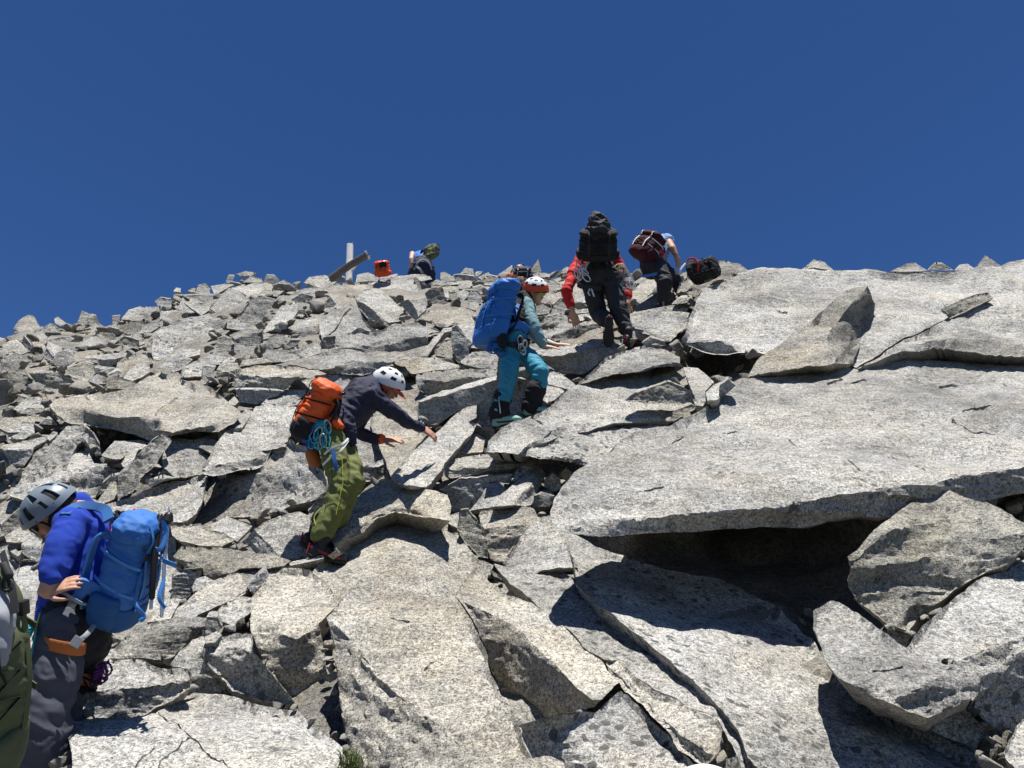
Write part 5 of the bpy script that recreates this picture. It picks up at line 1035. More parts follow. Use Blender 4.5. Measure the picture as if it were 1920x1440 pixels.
b.limb([(h2, .105), (J(652, 868, d+.06), .095), (k2, .090), (J(640, 955, d+.05), .078), (J(625, 985, d+.1), .07)]); f.fused('trousers', b, 'green', .008, .020, (6, 6, 11), 3, seed=14)
b = Bag(); b.limb([(J(598, 968, d-.105), .055, .04), (J(596, 985, d-.10), .058, .045), (J(598, 1002, d-.09), .05, .045)]); f.fused('gaiter', b, 'black_cloth', .007, .012)
b = Bag(); b.tube(smoothpts([J(602, 952, d-.15), J(589, 970, d-.15), J(594, 990, d-.15)]), .004); b.tube([J(641, 845, d-.15), J(643, 905, d-.155), J(630, 965, d-.16)], .0018); f.raw('piping', b, 'yellow')
boot(f, J(604, 1022, d-.08), vec(.75, -.3, -.5), vec(-.1, 1, 0)); boot(f, J(590, 1003, d+.04), vec(.7, -.35, -.5), vec(-.1, 1, 0))
helmet(f, hc, hf, hu, 'helmet_white', 1.0, True, None, 'helmet_red', 1); glasses(f, hc, hf, hu)
b = Bag(); 
b.strap(smoothpts([J(653, 822, d-.13), J(640, 834, d-.165), J(620, 842, d-.16), J(608, 852, d-.14)]), .016, vec(0, 0, 1), .005); b.strap(smoothpts([J(653, 826, d-.13), J(638, 846, d-.165), J(618, 860, d-.155), J(605, 872, d-.13)]), .016, vec(0, 0, 1), .005)
ho = f.raw('harness', b, 'white_web'); b = Bag(); b.limb([(J(612, 792, d-.08), .03), (J(630, 794, d-.11), .035), (J(640, 800, d-.11), .02)], 12); f.fused('waist_belt', b, 'orange', .007, .02, parent=ho)
backpack('orange backpack with black base, worn by the navy-top climber', J(589, 838, d-.0), vec(0, .1, 1), vec(-.89, .48, 0), vec(.43, .90, -.12), .28, .21, .43, ('orange', 'black_cloth', 'black_cloth'), 1, .9, None, 21)
b = Bag(); coil(b, J(602, 788, d-.16), .22, .10, 9, .0045, 5); b2 = Bag(); coil(b2, J(592, 792, d-.15), .20, .08, 6, .0045, 6); b3 = Bag(); [carabiner(b3, J(x, y, d-.18), 1, r_) for x, y, r_ in ((614, 800, .3), (596, 812, -.4), (606, 826, .2))]
gear('turquoise and blue slings with carabiners at the navy-top climber\'s hip', 'sling', 'sling', [('cord', b, 'cord_teal'), ('cord', b2, 'cord_blue'), ('carabiner', b3, 'metal')])
b = Bag(); b.strap(smoothpts([J(624, 842, d-.18), J(628, 865, d-.19), J(631, 884, d-.18)]), .03, vec(0, 0, 1), .012); gear('blue quickdraw hanging on the green trouser thigh', 'quickdraw', 'quickdraw', [('sling', b, 'pack_deepblue')])
b = Bag(); b.limb([(J(586, 852, d+.05), .055), (J(590, 865, d+.05), .05)]); gear('brown chalk bag hanging below the orange backpack', 'chalk_bag', 'chalk bag', [('pouch', b, 'rust')])
b = Bag()
for q_ in ([J(618, 842, d-.165), J(622, 880, d-.165), J(612, 940, d-.165), J(603, 985, d-.155)], [J(650, 850, d-.1), J(656, 885, d-.12), J(640, 930, d-.13), J(622, 990, d-.12)], [J(612, 930, d-.165), J(628, 938, d-.17), J(642, 934, d-.15)]): b.tube(smoothpts(q_), .0022)
f.raw('seam', b, 'olive')
b = Bag(); b.tube(smoothpts([J(702, 716, d+.1), J(694, 728, d+.05), J(684, 748, d+.02), J(676, 765, d+.06)]), .002); b.tube(smoothpts([J(683, 748, d+.01), J(660, 770, d-.02), J(640, 800, d-.07)]), .002); f.raw('shirt_seam', b, 'black_cloth')
# ===== person in teal with blue pack =====
d = 6.75
f = Fig('person in teal trousers and black vest with white and red helmet, hands on rock', J(950, 790, d-.1))
hc = J(1005, 548, d+.18); hf = vec(.70, -.38, .60); hu = vec(.22, .92, .25)
neck, chest, waist, pelv = J(985, 562, d+.2), J(975, 590, d+.12), J(966, 622, d+.03), J(964, 648, d)
sh1, el1, wr1 = J(986, 572, d+.0), J(1003, 618, d-.06), J(1018, 648, d-.02); sh2, el2, wr2 = J(985, 578, d+.3), J(1000, 630, d+.32), J(1040, 646, d+.2)
h1, k1, a1 = J(956, 656, d-.06), J(953, 712, d-.12), J(938, 768, d-.04); h2, k2, a2 = J(976, 658, d+.1), J(1014, 700, d-.06), J(1000, 752, d+.02)
b = Bag(); head(b, hc, hf, hu); b.limb([(hc, .055), (neck, .06), (chest, .10), (waist, .11), (pelv, .12)]); b.limb([(neck, .06), (sh1, .052), (el1, .038), (wr1, .026)]); b.limb([(neck, .06), (sh2, .052), (el2, .038), (wr2, .026)])
b.limb([(pelv, .09), (h1, .075), (k1, .048), (a1, .038)]); b.limb([(pelv, .09), (h2, .075), (k2, .048), (a2, .038)]); hand(b, J(1019, 649, d-.02), vec(1, -.12, -.1), vec(.1, 1, .2), 1.05, .12, -1); hand(b, J(1041, 646, d+.2), vec(1, .02, 0), vec(0, 1, .2), 1.0, .1, -1); f.fused('body', b, 'skin_pale', .0075, it=2)
b = Bag(); b.limb([(J(986, 568, d+.05), .06), (sh1, .070), (J(996, 600, d-.04), .064), (el1, .058), (J(1012, 636, d-.04), .047), (J(1017, 645, d-.02), .042)]); b.limb([(J(984, 570, d+.22), .07), (sh2, .075), (el2, .055), (J(1020, 641, d+.28), .045), (J(1038, 646, d+.21), .038)]); b.limb([(neck, .07), (J(984, 572, d+.14), .09, .10)]); f.fused('base_layer', b, 'sea', .009, .014, (9, 9, 20), 3, seed=31)
b = Bag(); b.limb([(J(981, 566, d+.17), .10), (J(978, 580, d+.13), .150, .17), (chest, .152, .175), (J(970, 606, d+.07), .142, .165), (J(967, 622, d+.03), .132, .16), (J(965, 632, d+.02), .132, .16)], 20, [0, 1, .1]); f.fused('vest', b, 'black_cloth', .009, .02, seed=32)
b = Bag(); b.limb([(J(964, 633, d+.01), .128, .155), (J(963, 640, d), .140, .16), (J(962, 655, d), .12, .14)], 20, [0, 1, .1]); b.limb([(h1, .100), (J(955, 685, d-.1), .094), (k1, .082), (J(946, 738, d-.1), .078), (J(942, 748, d-.08), .078)], 18); b.limb([(h2, .10), (J(996, 675, d+.02), .092), (k2, .090), (J(1009, 722, d-.04), .082), (J(1005, 733, d-.02), .080)], 18); f.fused('trousers', b, 'teal', .009, .020, (7, 7, 12), 3, seed=33)
b = Bag(); b.limb([(J(945, 665, d+.0), .05, .05), (J(941, 700, d-.04), .045, .05), (J(936, 740, d-.03), .045, .05)]); f.fused('trouser_panel', b, 'taupe', .009, .012)
b = Bag(); b.limb([(J(942, 743, d-.08), .083), (J(938, 762, d-.05), .088), (J(936, 776, d-.05), .10, .09)], 16); f.fused('gaiter', b, 'black_cloth', .009, .018, seed=3); b = Bag(); b.limb([(J(1006, 729, d-.03), .086), (J(1001, 745, d+.0), .086), (J(998, 760, d+.02), .090)], 16); f.fused('gaiter', b, 'black_cloth', .009, .018, seed=4)
b = Bag(); b.tube([J(935, 745, d-.17), J(938, 775, d-.16)], .006); f.raw('zip', b, 'grey_web')
boot(f, J(936, 782, d-.07), vec(.96, .22, .05), vec(-.2, 1, 0), ('boot_mint', 'sole'), .98); boot(f, J(994, 763, d+.01), vec(.97, .12, .1), vec(-.1, 1, 0), ('boot_mint', 'sole'), .92)
helmet(f, hc, hf, hu, 'helmet_white', 1.05, True, 'helmet_red', None, 1); glasses(f, hc, hf, hu, 'lens_green')
b = Bag(); b.limb([(hc-unit(hf)*.04-unit(hu)*.02, .082), (hc-unit(hf)*.05-unit(hu)*.07, .07)]); f.fused('head_scarf', b, 'cord_purple', .007, .01)
b = Bag(); b.strap([J(964+29*math.cos(t), 641+5*math.sin(t), d-.165*math.sin(t)) for t in np.linspace(0, 6.28, 30)], .05, [unit(vec(math.cos(t), 0, math.sin(t))) for t in np.linspace(0, 6.28, 30)], .012); ho = f.raw('harness', b, 'charcoal')
bp, q = backpack('bright blue backpack with wrinkled fabric, on the teal-trousered climber', J(936, 652, d-.02), vec(.45, .25, .88), vec(-.93, .12, .30), vec(.30, .95, -.1), .34, .26, .60, ('bright_blue', 'bright_blue', 'strap_blue'), 0, 1, None, 41)
b = Bag(); b.strap(smoothpts([J(942, 618, d-.12), J(962, 612, d-.18), J(978, 610, d-.16), J(990, 622, d-.08)]), .075, vec(.1, 0, 1), .016); b.strap(smoothpts([J(972, 570, d-.12), J(966, 590, d-.16), J(975, 612, d-.15)]), .035, vec(0, 0, 1), .01); bp.raw('hip_belt', b, 'bright_blue')
b = Bag(); b.limb([(J(940, 616, d-.2), .045), (J(940, 630, d-.21), .052, .04), (J(942, 645, d-.2), .045)]); gear('black zipped pouch on the teal-trousered climber\'s hip belt', 'belt_pouch', 'pouch', [('pouch', b, 'black_cloth')])
b = Bag(); coil(b, J(932, 642, d-.16), .12, .12, 12, .0055, 11); b.ell(J(917, 640, d-.14), RT*.05, FW*.03, UP*.035); gear('blue cord bundle under the teal-trousered climber\'s pouch', 'cord_bundle', 'cord', [('cord', b, 'cord_blue')])
b = Bag(); [carabiner(b, J(x, y, d-.2), 1.1, r_) for x, y, r_ in ((976, 640, .2), (982, 648, -.3), (979, 655, .5))]; b2 = Bag(); coil(b2, J(978, 630, d-.18), .16, .05, 5, .004, 12); gear('carabiners and dark slings at the teal-trousered climber\'s front', 'carabiner', 'carabiner', [('ring', b, 'metal'), ('sling', b2, 'black_cloth')])
# ===== person in black with red sleeves =====
d = 7.9
f = Fig('person in black trousers and bright red sleeves seen from behind, boot sole raised', J(1178, 645, d-.05))
hc = J(1119, 448, d+.42); hf = vec(0, -.5, -.85); hu = vec(0, .8, -.5)
neck, chest, waist, pelv = J(1119, 462, d+.36), J(1119, 478, d+.22), J(1122, 497, d+.04), J(1126, 512, d)
sh1, el1, wr1 = J(1090, 482, d+.2), J(1063, 545, d+.08), J(1072, 580, d+.12); sh2, el2, wr2 = J(1152, 482, d+.24), J(1172, 530, d+.34), J(1177, 570, d+.3)
h1, k1, a1 = J(1108, 520, d), J(1124, 590, d+.18), J(1140, 592, d-.12); h2, k2, a2 = J(1144, 518, d), J(1160, 578, d-.02), J(1174, 622, d-.02)
a1 = J(1134, 600, d-.12)
b = Bag(); head(b, hc, hf, hu); b.limb([(hc, .055), (neck, .06), (chest, .12), (waist, .13), (pelv, .13)]); b.limb([(neck, .06), (sh1, .055), (el1, .042), (wr1, .03)]); b.limb([(neck, .06), (sh2, .055), (el2, .042), (wr2, .032)])
b.limb([(pelv, .09), (h1, .08), (k1, .05), (a1, .04)]); b.limb([(pelv, .09), (h2, .08), (k2, .05), (a2, .04)]); b.limb([(J(1070, 570, d+.1), .036), (J(1074, 584, d+.12), .029)]); hand(b, J(1074, 584, d+.12), vec(.25, -1, 0), vec(-.2, .1, 1), 1.2, .2, 1); hand(b, J(1177, 572, d+.3), vec(0, -1, 0), vec(.3, 0, 1), 1.1, .3, -1); f.fused('body', b, 'skin', .0085, it=2)
b = Bag(); b.limb([(neck, .08), (J(1119, 470, d+.3), .17, .13), (chest, .20, .14), (waist, .17, .14)], 20, [0, 1, .1]); b.limb([(J(1097, 474, d+.25), .08), (sh1, .085), (J(1074, 512, d+.14), .072), (el1, .068), (J(1066, 560, d+.1), .058), (J(1069, 572, d+.11), .052)])
f.fused('jacket', b, 'red', .010, .018, (7, 7, 14), 3, seed=51); b = Bag(); b.limb([(J(1145, 476, d+.25), .08), (sh2, .08), (el2, .066), (J(1176, 553, d+.32), .058)]); f.fused('sleeve', b, 'maroon_sleeve', .010, .018, (7, 7, 14), 3, seed=52)
b = Bag(); b.limb([(J(1122, 494, d+.05), .165, .14), (J(1125, 508, d), .19, .155), (J(1126, 522, d), .165, .14)], 20, [0, 1, .1]); b.limb([(h1, .125), (J(1114, 552, d+.08), .112), (k1, .095), (J(1132, 596, d+.0), .085), (a1, .072)], 18); b.limb([(h2, .125), (J(1152, 550, d-.01), .112), (k2, .098), (J(1168, 602, d-.02), .082), (J(1174, 618, d-.02), .078)], 18); f.fused('trousers', b, 'charcoal', .010, .020, (7, 7, 12), 3, seed=53)
b = Bag()
for hx, hy, k_ in ((1108, 536, 28), (1147, 530, 28)): b.strap([J(hx+k_*.9*math.cos(t), hy+3*math.cos(t)+4*math.sin(t), d+.03-.135*math.sin(t)) for t in np.linspace(0, 6.28, 28)], .06, [unit(vec(math.cos(t), 0, math.sin(t))) for t in np.linspace(0, 6.28, 28)], .012)
for x0, x1, x2, y2 in ((1112, 1110, 1106, 530), (1135, 1138, 1143, 526), (1121, 1130, 1138, 522)): b.strap(smoothpts([J(x0, 488, d-.13), J(x1, 505, d-.16), J(x2, y2, d-.13)]), .022, vec(0, 0, 1))
ho = f.raw('harness', b, 'charcoal'); b = Bag(); b.strap([J(1137, 481, d-.16), J(1138, 495, d-.17)], .025, vec(0, 0, 1), .01); f.raw('belay_loop', b, 'strap_blue', ho); b = Bag(); b.tube(smoothpts([J(1106, 542, d-.15), J(1103, 549, d-.16), J(1106, 554, d-.16)]), .009); b.tube(smoothpts([J(1109, 542, d-.15), J(1112, 550, d-.16), J(1114, 556, d-.16)]), .009); f.raw('strap_end', b, 'white_web', ho)
boot(f, J(1141, 607, d-.2), vec(.0, -.97, -.25), vec(-.05, -.25, 1) * -1, k=1.18); boot(f, J(1178, 630, d-.03), vec(.45, -.1, -.9), vec(0, 1, 0), k=1.1)
helmet(f, hc, hf, hu, 'helmet_white', 1.0)
bp, q = backpack('tall black backpack with high lid, on the red-sleeved climber', J(1118, 482, d-.1), vec(1, 0, 0), vec(0, -.42, .92), vec(0, .92, .25), .44, .28, .33, ('black_cloth', 'black_cloth', 'charcoal'), 3, 1.2, None, 61)
b = Bag(); b.limb([(q(0, .13, .33), .155, .13), (q(0, .10, .40), .135, .12), (q(-.02, .08, .45), .10, .10), (q(-.03, .06, .485), .07, .08), (q(-.035, .05, .50), .04, .04)], 20, [0, 1, .1]); bp.fused('raised_lid', b, 'charcoal', .009, .03, (12, 12, 16), 2, seed=5)
b = Bag(); [carabiner(b, J(x, y, d-.16), 1.3, r_) for x, y, r_ in ((1086, 498, .2), (1090, 505, -.6), (1094, 510, 1.1), (1082, 512, .3), (1099, 520, .8), (1088, 515, 0))]; gear('silver carabiners bunched at the red-sleeved climber\'s left hip', 'carabiner', 'carabiner', [('ring', b, 'metal')])
b = Bag(); coil(b, J(1164, 494, d-.12), .17, .11, 6, .006, 21); b2 = Bag(); coil(b2, J(1172, 506, d-.1), .26, .13, 11, .0045, 22); b3 = Bag(); coil(b3, J(1176, 520, d-.1), .18, .12, 8, .004, 23); gear('cream and pale rope coils at the red-sleeved climber\'s right hip', 'rope_coil', 'rope', [('cord', b, 'cord_cream'), ('cord', b2, 'grey_web'), ('cord', b3, 'white_web')])
# ===== person with burgundy pack =====
d = 8.7
f = Fig('person in black trousers with burgundy backpack and one bare arm hanging', J(1246, 572, d-.02))
hc = J(1246, 466, d+.5); hf = vec(.5, -.6, -.6); hu = vec(.3, .9, -.4); neck, chest, pelv = J(1248, 462, d+.3), J(1240, 462, d+.16), J(1222, 490, d)
sh1, el1, wr1 = J(1249, 447, d+.08), J(1261, 466, d-.02), J(1267, 478, d-.02); sh2, el2, wr2 = J(1240, 462, d+.35), J(1250, 500, d+.45), J(1262, 520, d+.4)
h1, k1, a1 = J(1228, 498, d-.02), J(1247, 528, d-.12), J(1245, 562, d-.03); h2, k2, a2 = J(1232, 498, d+.15), J(1268, 528, d+.2), J(1282, 552, d+.25)
b = Bag(); head(b, hc, hf, hu); b.limb([(hc, .055), (neck, .06), (chest, .11), (pelv, .12)]); b.limb([(neck, .06), (sh1, .066), (el1, .050), (wr1, .034)]); b.limb([(neck, .06), (sh2, .055), (el2, .04), (wr2, .03)]); b.limb([(pelv, .09), (h1, .08), (k1, .05), (a1, .04)]); b.limb([(pelv, .09), (h2, .08), (k2, .05), (a2, .04)])
hand(b, J(1267, 478, d-.02), vec(.3, -1, 0), vec(.6, .1, .8), 1.15, .35, -1); hand(b, wr2, vec(.4, -1, 0), vec(0, .1, 1)); f.fused('body', b, 'skin', .0085, it=2)
b = Bag(); b.limb([(neck, .08), (J(1246, 458, d+.2), .13, .15), (chest, .15, .16), (J(1232, 474, d+.08), .15, .155), (J(1226, 482, d+.03), .145, .15)], 20, [0, 1, .1]); b.limb([(J(1246, 450, d+.12), .075), (J(1251, 449, d+.07), .078)]); f.fused('shirt', b, 'light_blue', .010, .02, seed=71)
b = Bag(); b.limb([(J(1226, 480, d+.02), .145, .15), (pelv, .175, .165), (J(1222, 502, d), .15, .15)], 20, [0, 1, .1]); b.limb([(h1, .125), (J(1240, 512, d-.08), .115), (k1, .095), (J(1246, 548, d-.07), .085), (a1, .085)], 18); b.limb([(h2, .12), (J(1255, 514, d+.18), .1), (k2, .085), (a2, .08)], 18); f.fused('trousers', b, 'charcoal', .010, .020, (7, 7, 12), 3, seed=73)
boot(f, J(1246, 566, d-.0), vec(.3, -.1, -.9), vec(0, 1, 0), ('charcoal', 'grey_web'), 1.1); boot(f, J(1284, 556, d+.3), vec(.3, -.1, -.9), vec(0, 1, 0), ('charcoal', 'grey_web'), 1.1); helmet(f, hc, hf, hu, 'helmet_white')
b = Bag(); b.strap(smoothpts([J(1236, 462, d-.12), J(1218, 466, d-.16), J(1205, 476, d-.17), J(1215, 482, d-.19), J(1226, 486, d-.19)]), .025, vec(0, 0, 1)); b.strap([J(1228+24*math.cos(t), 511-6*math.cos(t)+3*math.sin(t), d-.03-.14*math.sin(t)) for t in np.linspace(0, 6.28, 24)], .04, [unit(vec(math.cos(t), 0, math.sin(t))) for t in np.linspace(0, 6.28, 24)], .01); f.raw('harness', b, 'strap_blue')
bp, q = backpack('burgundy backpack with white straps, on the bare-armed climber', J(1208, 494, d-.04), vec(.6, -.25, .75), vec(-.62, .62, .48), vec(.55, .70, -.25), .34, .25, .36, ('burgundy', 'burgundy', 'white_web'), 3, 1.1, None, 81)
b = Bag(); coil(b, J(1236, 462, d-.14), .17, .09, 9, .006, 31); b2 = Bag(); coil(b2, J(1233, 458, d-.15), .15, .08, 6, .005, 32); gear('pink and white rope bundle at the bare-armed climber\'s hip', 'rope_coil', 'rope', [('cord', b, 'cord_pink'), ('cord', b2, 'white_web')])
# ===== topmost person with green pack =====
d = 12.7
f = Fig('small distant person in navy trousers with green backpack crouching on the crest', J(790, 528, d))
hc = J(790, 490, d+.8); hf = vec(0, -.3, -.9); hu = vec(0, .9, -.3); pelv = J(792, 500, d); chest = J(788, 484, d+.4)
b = Bag(); head(b, hc, hf, hu); b.limb([(hc, .055), (chest, .12), (pelv, .13)]); b.limb([(J(780, 482, d+.35), .06), (J(773, 476, d+.2), .06), (J(771, 486, d+.1), .045), (J(772, 494, d+.1), .035)]); b.limb([(chest, .06), (J(800, 490, d+.5), .05), (J(804, 505, d+.5), .04)])
hand(b, J(772, 494, d+.1), vec(.2, -1, 0), vec(0, 0, 1), 1.2); hand(b, J(804, 505, d+.5), vec(0, -1, 0), vec(0, 0, 1), 1.1)
for x in (781, 803): b.limb([(pelv, .1), (J(x, 512, d+.1), .08), (J(x, 535, d+.1), .05)])
f.fused('body', b, 'skin_pale', .010, it=2)
b = Bag(); b.limb([(J(788, 482, d+.55), .11, .11), (chest, .19, .15), (J(791, 492, d+.15), .17, .14)], 18, [0, 1, .1]); f.fused('shirt', b, 'cord_blue', .012, .02)
b = Bag(); b.limb([(J(792, 492, d+.05), .17, .14), (J(792, 502, d), .215, .18), (J(792, 510, d), .19, .15)], 20, [0, 1, .1]); b.limb([(J(782, 505, d), .13), (J(776, 514, d+.05), .12), (J(774, 532, d+.1), .09)]); b.limb([(J(803, 505, d), .13), (J(807, 516, d+.05), .11), (J(806, 534, d+.1), .09)]); f.fused('trousers', b, 'navy', .012, .02)
b = Bag(); b.strap(smoothpts([J(776, 506, d-.13), J(784, 492, d-.18), J(793, 487, d-.17), J(804, 492, d-.17), J(809, 506, d-.14)]), .03, vec(0, .3, 1)); b.strap(smoothpts([J(781, 500, d-.19), J(788, 506, d-.2), J(793, 513, d-.16)]), .05, vec(0, .2, 1)); f.raw('harness', b, 'grey_web')
backpack('olive green backpack tilted to the right, on the topmost climber', J(801, 491, d+.15), vec(.5, .2, -.8), vec(.72, .40, .5), vec(-.15, .9, -.5), .34, .26, .34, ('olive', 'olive', 'black_cloth'), 2, 1.0, None, 91)
# ===== person mostly hidden by the crest, navy pack and orange gear =====
d = 9.5
f = Fig('person almost hidden behind the crest, navy pack and orange slings showing', J(972, 590, d+.2))
hc = J(974, 510, d+.5); b = Bag(); head(b, hc, vec(0, -.4, -.9), vec(0, .9, -.3)); b.limb([(hc, .055), (J(974, 520, d+.3), .12), (J(974, 545, d+.1), .13)])
for s_ in (-1, 1): b.limb([(J(974, 545, d+.1), .1), (J(974+12*s_, 562, d+.15), .08), (J(974+12*s_, 590, d+.2), .06)]); b.limb([(J(974+14*s_, 522, d+.3), .06), (J(974+26*s_, 540, d+.35), .05), (J(974+24*s_, 552, d+.5), .035)]); hand(b, J(974+24*s_, 552, d+.5), vec(0, -1, 0), vec(0, 0, 1))
f.fused('body', b, 'skin', .010, it=2); b = Bag(); b.limb([(J(974, 514, d+.35), .14, .12), (J(974, 530, d+.2), .18, .15), (J(974, 545, d+.1), .17, .15)], 18, [0, 1, .1]); f.fused('shirt', b, 'black_cloth', .012, .02)
b = Bag(); b.limb([(J(974, 545, d+.1), .18, .16), (J(974, 556, d+.1), .17, .15)], 18, [0, 1, .1]); [b.limb([(J(974+10*s_, 555, d+.1), .12), (J(974+12*s_, 588, d+.2), .09)]) for s_ in (-1, 1)]; f.fused('trousers', b, 'black_cloth', .012, .02)
backpack('rounded navy backpack on the crest-hidden climber', J(978, 520, d-.05), vec(1, 0, 0), vec(0, -.3, 1), vec(.1, .9, .2), .26, .22, .17, ('navy', 'navy', 'grey_web'), 2, .9, None, 95)
b = Bag(); coil(b, J(957, 513, d-.2), .19, .13, 10, .006, 41); b2 = Bag(); coil(b2, J(975, 518, d-.25), .14, .16, 8, .006, 42); b3 = Bag(); coil(b3, J(968, 516, d-.24), .16, .14, 6, .005, 43); gear('orange slings hanging from the crest-hidden climber\'s navy pack', 'sling', 'sling', [('cord', b, 'cord_orange'), ('cord', b2, 'cord_cream'), ('cord', b3, 'rust')])
# ===== packs lying alone =====
bp, q = backpack('black backpack with red trim lying alone against the crest rock', J(1298, 519, 8.45), vec(.25, -.95, .3), vec(-.55, .15, .85), vec(.95, .32, -.1), .26, .24, .36, ('black_cloth', 'black_cloth', 'charcoal'), 3, 1, None, 101)
b = Bag(); b.tube(smoothpts([J(1288, 490, 8.2), J(1293, 485, 8.18), J(1302, 485, 8.18), J(1308, 493, 8.18), J(1309, 508, 8.2)]), .012); bp.raw('red_trim', b, 'red'); b = Bag(); b.strap(smoothpts([J(1286, 494, 8.3), J(1277, 505, 8.28), J(1276, 515, 8.3)]), .03, vec(0, 0, 1)); bp.raw('grey_strap', b, 'white_web')
bp, q = backpack('orange-red backpack standing alone on the crest slab near the cross', J(722, 518, 12.4), vec(1, .1, .1), vec(-.1, -.2, 1), vec(-.16, 1, -.05), .27, .22, .27, ('orange', 'helmet_red', 'red'), 3, .8, None, 111)
b = Bag(); b.strap([J(711, 497, 12.12), J(724, 494, 12.12)], .10, vec(0, 0, 1), .02); bp.raw('dark_opening', b, 'black_cloth')
# ===== fallen wooden summit cross =====
WOOD = cloth('weathered_wood', (.80, .78, .74), .85, 60, .22, bump=.5); WOODD = cloth('dark_wood', (.16, .145, .125), .85, 60, .3, bump=.5)
cr = Fig('weathered broken timber cross, pale post and slanting beam, on the crest', J(655, 522, 12.6), 'wooden_cross', 'cross', None)
M['wood'] = WOOD; M['wood_dark'] = WOODD
b = Bag(); b.loft([J(654.5, 528, 12.6), J(655, 500, 12.6), J(656, 480, 12.6), J(656.5, 459, 12.6)], [vec(.062, 0)]*2+[vec(.060, 0)]*2, [np.array([0, .06, 0])]*4, 12, 5); cr.raw('post', b, 'wood')
b = Bag(); b.loft([J(618, 524, 12.35), J(640, 508, 12.42), J(665, 492, 12.45), J(687, 479, 12.5)], [unit(vec(-.5, .85))*.05]*4, [np.array([0, .055, 0])]*4, 12, 5); cr.raw('beam', b, 'wood_dark'); b = Bag(); b.loft([J(686.8, 479.2, 12.5), J(690.5, 477, 12.5)], [unit(vec(-.5, .85))*.068]*2, [np.array([0, .06, 0])]*2, 12, 5); b.tube([J(689, 479, 12.48), J(694, 480, 12.48)], .006); b.tube([J(659, 461, 12.6), J(661.5, 453, 12.6)], .006); cr.raw('beam_end_cap', b, 'metal')
b = Bag(); b.loft([J(662, 505, 12.56), J(674, 487, 12.56)], [vec(.03, .02)]*2, [np.array([0, .03, 0])]*2, 8, 5); cr.raw('brace', b, 'wood')
# ===== foreground: olive pack at the left edge with its wearer, and a white helmet at the bottom edge =====
d = 2.05
f = Fig('person cut off by the left edge of the picture, wearing the large olive backpack', J(-190, 1990, d))
hc = J(-205, 960, d-.05); hf = vec(-1, 0, -.2); hu = vec(0, 1, 0); b = Bag(); head(b, hc, hf, hu); b.limb([(hc, .055), (J(-200, 1060, d), .1), (J(-195, 1400, d), .14)])
for s_ in (-1, 1): b.limb([(J(-198, 1110, d), .06), (J(-200, 1120, d+.2*s_), .055), (J(-225, 1300, d+.24*s_), .045), (J(-300, 1400, d+.2*s_), .032)]); hand(b, J(-300, 1400, d+.2*s_), vec(-1, -.3, 0), vec(0, 1, 0)); b.limb([(J(-195, 1400, d), .1), (J(-195, 1430, d+.1*s_), .09), (J(-200, 1700, d+.12*s_), .06), (J(-190, 1960, d+.12*s_), .05)])
f.fused('body', b, 'skin', .010, it=2); b = Bag(); b.limb([(J(-200, 1050, d), .10), (J(-198, 1120, d), .15, .2), (J(-196, 1300, d), .15, .18), (J(-195, 1410, d), .16, .18)], 18, [0, 1, .1]); [b.limb([(J(-200, 1110, d+.15*s_), .08), (J(-225, 1300, d+.24*s_), .065), (J(-290, 1390, d+.2*s_), .05)]) for s_ in (-1, 1)]; f.fused('jacket', b, 'grey_shell', .010, .02)
b = Bag(); b.limb([(J(-195, 1400, d), .15, .17), (J(-195, 1440, d), .14, .16)], 18, [0, 1, .1]); [b.limb([(J(-195, 1440, d+.1*s_), .11), (J(-200, 1700, d+.12*s_), .085), (J(-190, 1950, d+.12*s_), .08)]) for s_ in (-1, 1)]; f.fused('trousers', b, 'charcoal', .010, .02); helmet(f, hc, hf, hu, 'helmet_grey')
bp, q = backpack('large olive green backpack with grey mesh side, cut by the left edge', J(-170, 1500, d), vec(0, 0, 1), vec(1, -.05, 0), vec(.0, 1, 0), .34, .205, .55, ('olive', 'olive', 'olive'), 2, 1.2, None, 121)
b = Bag(); b.limb([(J(-40, 1100, d-.14), .05, .05), (J(-30, 1170, d-.16), .07, .06), (J(-40, 1240, d-.15), .06, .05), (J(-55, 1300, d-.14), .04, .04)], 16); bp.fused('mesh_panel', b, 'grey_web', .008, .008); b = Bag(); b.strap(smoothpts([J(4, 1035, d-.13), J(14, 1070, d-.16), J(24, 1110, d-.17), J(28, 1150, d-.17)]), .018, vec(.3, 0, 1)); [b.tube([J(14+9*math.cos(t), 1096+12*math.sin(t), d-.17) for t in np.linspace(0, 6.28, 14)[:-1]], .004, 6, True)]; b.limb([(J(8, 1060, d-.17), .009), (J(16, 1078, d-.17), .011)]); bp.raw('side_strap', b, 'charcoal')
d = 2.0
f = Fig('person below the picture edge, only the top of a white helmet showing', J(1330, 2500, d))
hc = J(1330, 1568, d); hf = vec(0, 0, -1); hu = vec(0, 1, 0); b = Bag(); head(b, hc, hf, hu); b.limb([(hc, .055), (J(1330, 1650, d), .1), (J(1330, 1900, d), .14)])
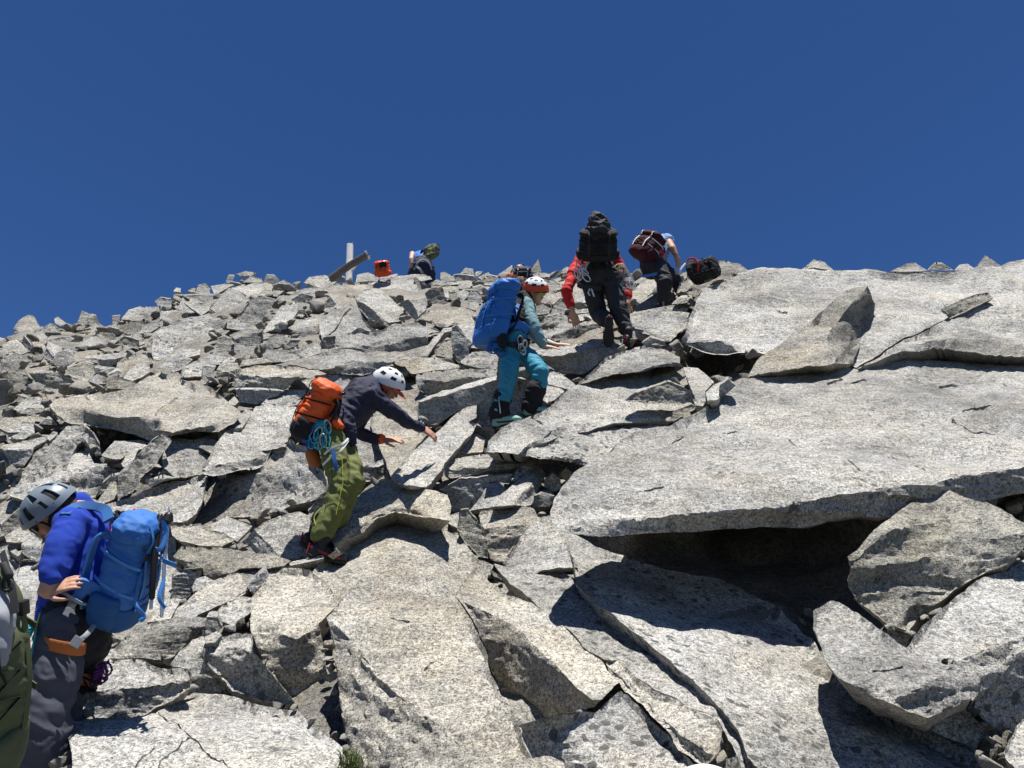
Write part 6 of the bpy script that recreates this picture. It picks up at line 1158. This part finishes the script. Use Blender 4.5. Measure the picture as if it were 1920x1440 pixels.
for s_ in (-1, 1): b.limb([(J(1330+60*s_, 1640, d), .06), (J(1330+190*s_, 1680, d), .05), (J(1330+230*s_, 1850, d), .045), (J(1330+180*s_, 1960, d+.2), .032)]); hand(b, J(1330+180*s_, 1960, d+.2), vec(0, -.3, -1), vec(0, 1, 0)); b.limb([(J(1330, 1900, d), .1), (J(1330+80*s_, 2100, d+.1), .07), (J(1330+85*s_, 2450, d+.0), .05)])
f.fused('body', b, 'skin', .010, it=2); b = Bag(); b.limb([(J(1330, 1620, d), .10), (J(1330, 1680, d), .2, .14), (J(1330, 1920, d), .17, .14)], 18, [0, 1, .1]); [b.limb([(J(1330+130*s_, 1670, d), .08), (J(1330+225*s_, 1850, d), .06), (J(1330+190*s_, 1940, d+.15), .05)]) for s_ in (-1, 1)]; f.fused('jacket', b, 'navy', .010, .02)
b = Bag(); b.limb([(J(1330, 1900, d), .17, .15), (J(1330, 1960, d), .16, .14)], 18, [0, 1, .1]); [b.limb([(J(1330+50*s_, 1960, d), .11), (J(1330+85*s_, 2450, d), .08)]) for s_ in (-1, 1)]; f.fused('trousers', b, 'charcoal', .010, .02); helmet(f, hc, hf, hu, 'helmet_white', 1.0, False)
# ===== tuft of grass in the joint at the bottom =====
GR = cloth('grass_green', (.085, .11, .03), .8, 50, .4); M['grass'] = GR; b = Bag()
for k in range(260):
    x, y = 655+rng.normal()*11, 1448+rng.uniform(-18, 25); x = min(max(x, 634), 682); p = J(x, y, 3.05+rng.uniform(-.06, .06)); a = rng.uniform(0, 6.28); L = rng.uniform(.035, .075); t = np.array([math.cos(a)*.5, math.sin(a)*.5, 1])
    s_ = np.array([-math.sin(a), math.cos(a), 0])*.002; b.add([p-s_, p+s_, p+t*L*.6+s_*.7+[0, 0, 0], p+t*L*.6-s_*.7, p+t*np.array([1.7, 1.7, .95])*L], [(0, 1, 2, 3), (3, 2, 4)])
gv = np.array(b.V); gm = mesh_np('grass', gv-gv.mean(0), b.F); g_ = link('grass_tuft', gm, GR); g_.location = gv.mean(0); tag(g_, 'green grass tuft in the crack beside the huge tan boulder at the bottom', 'grass', None, 'stuff')
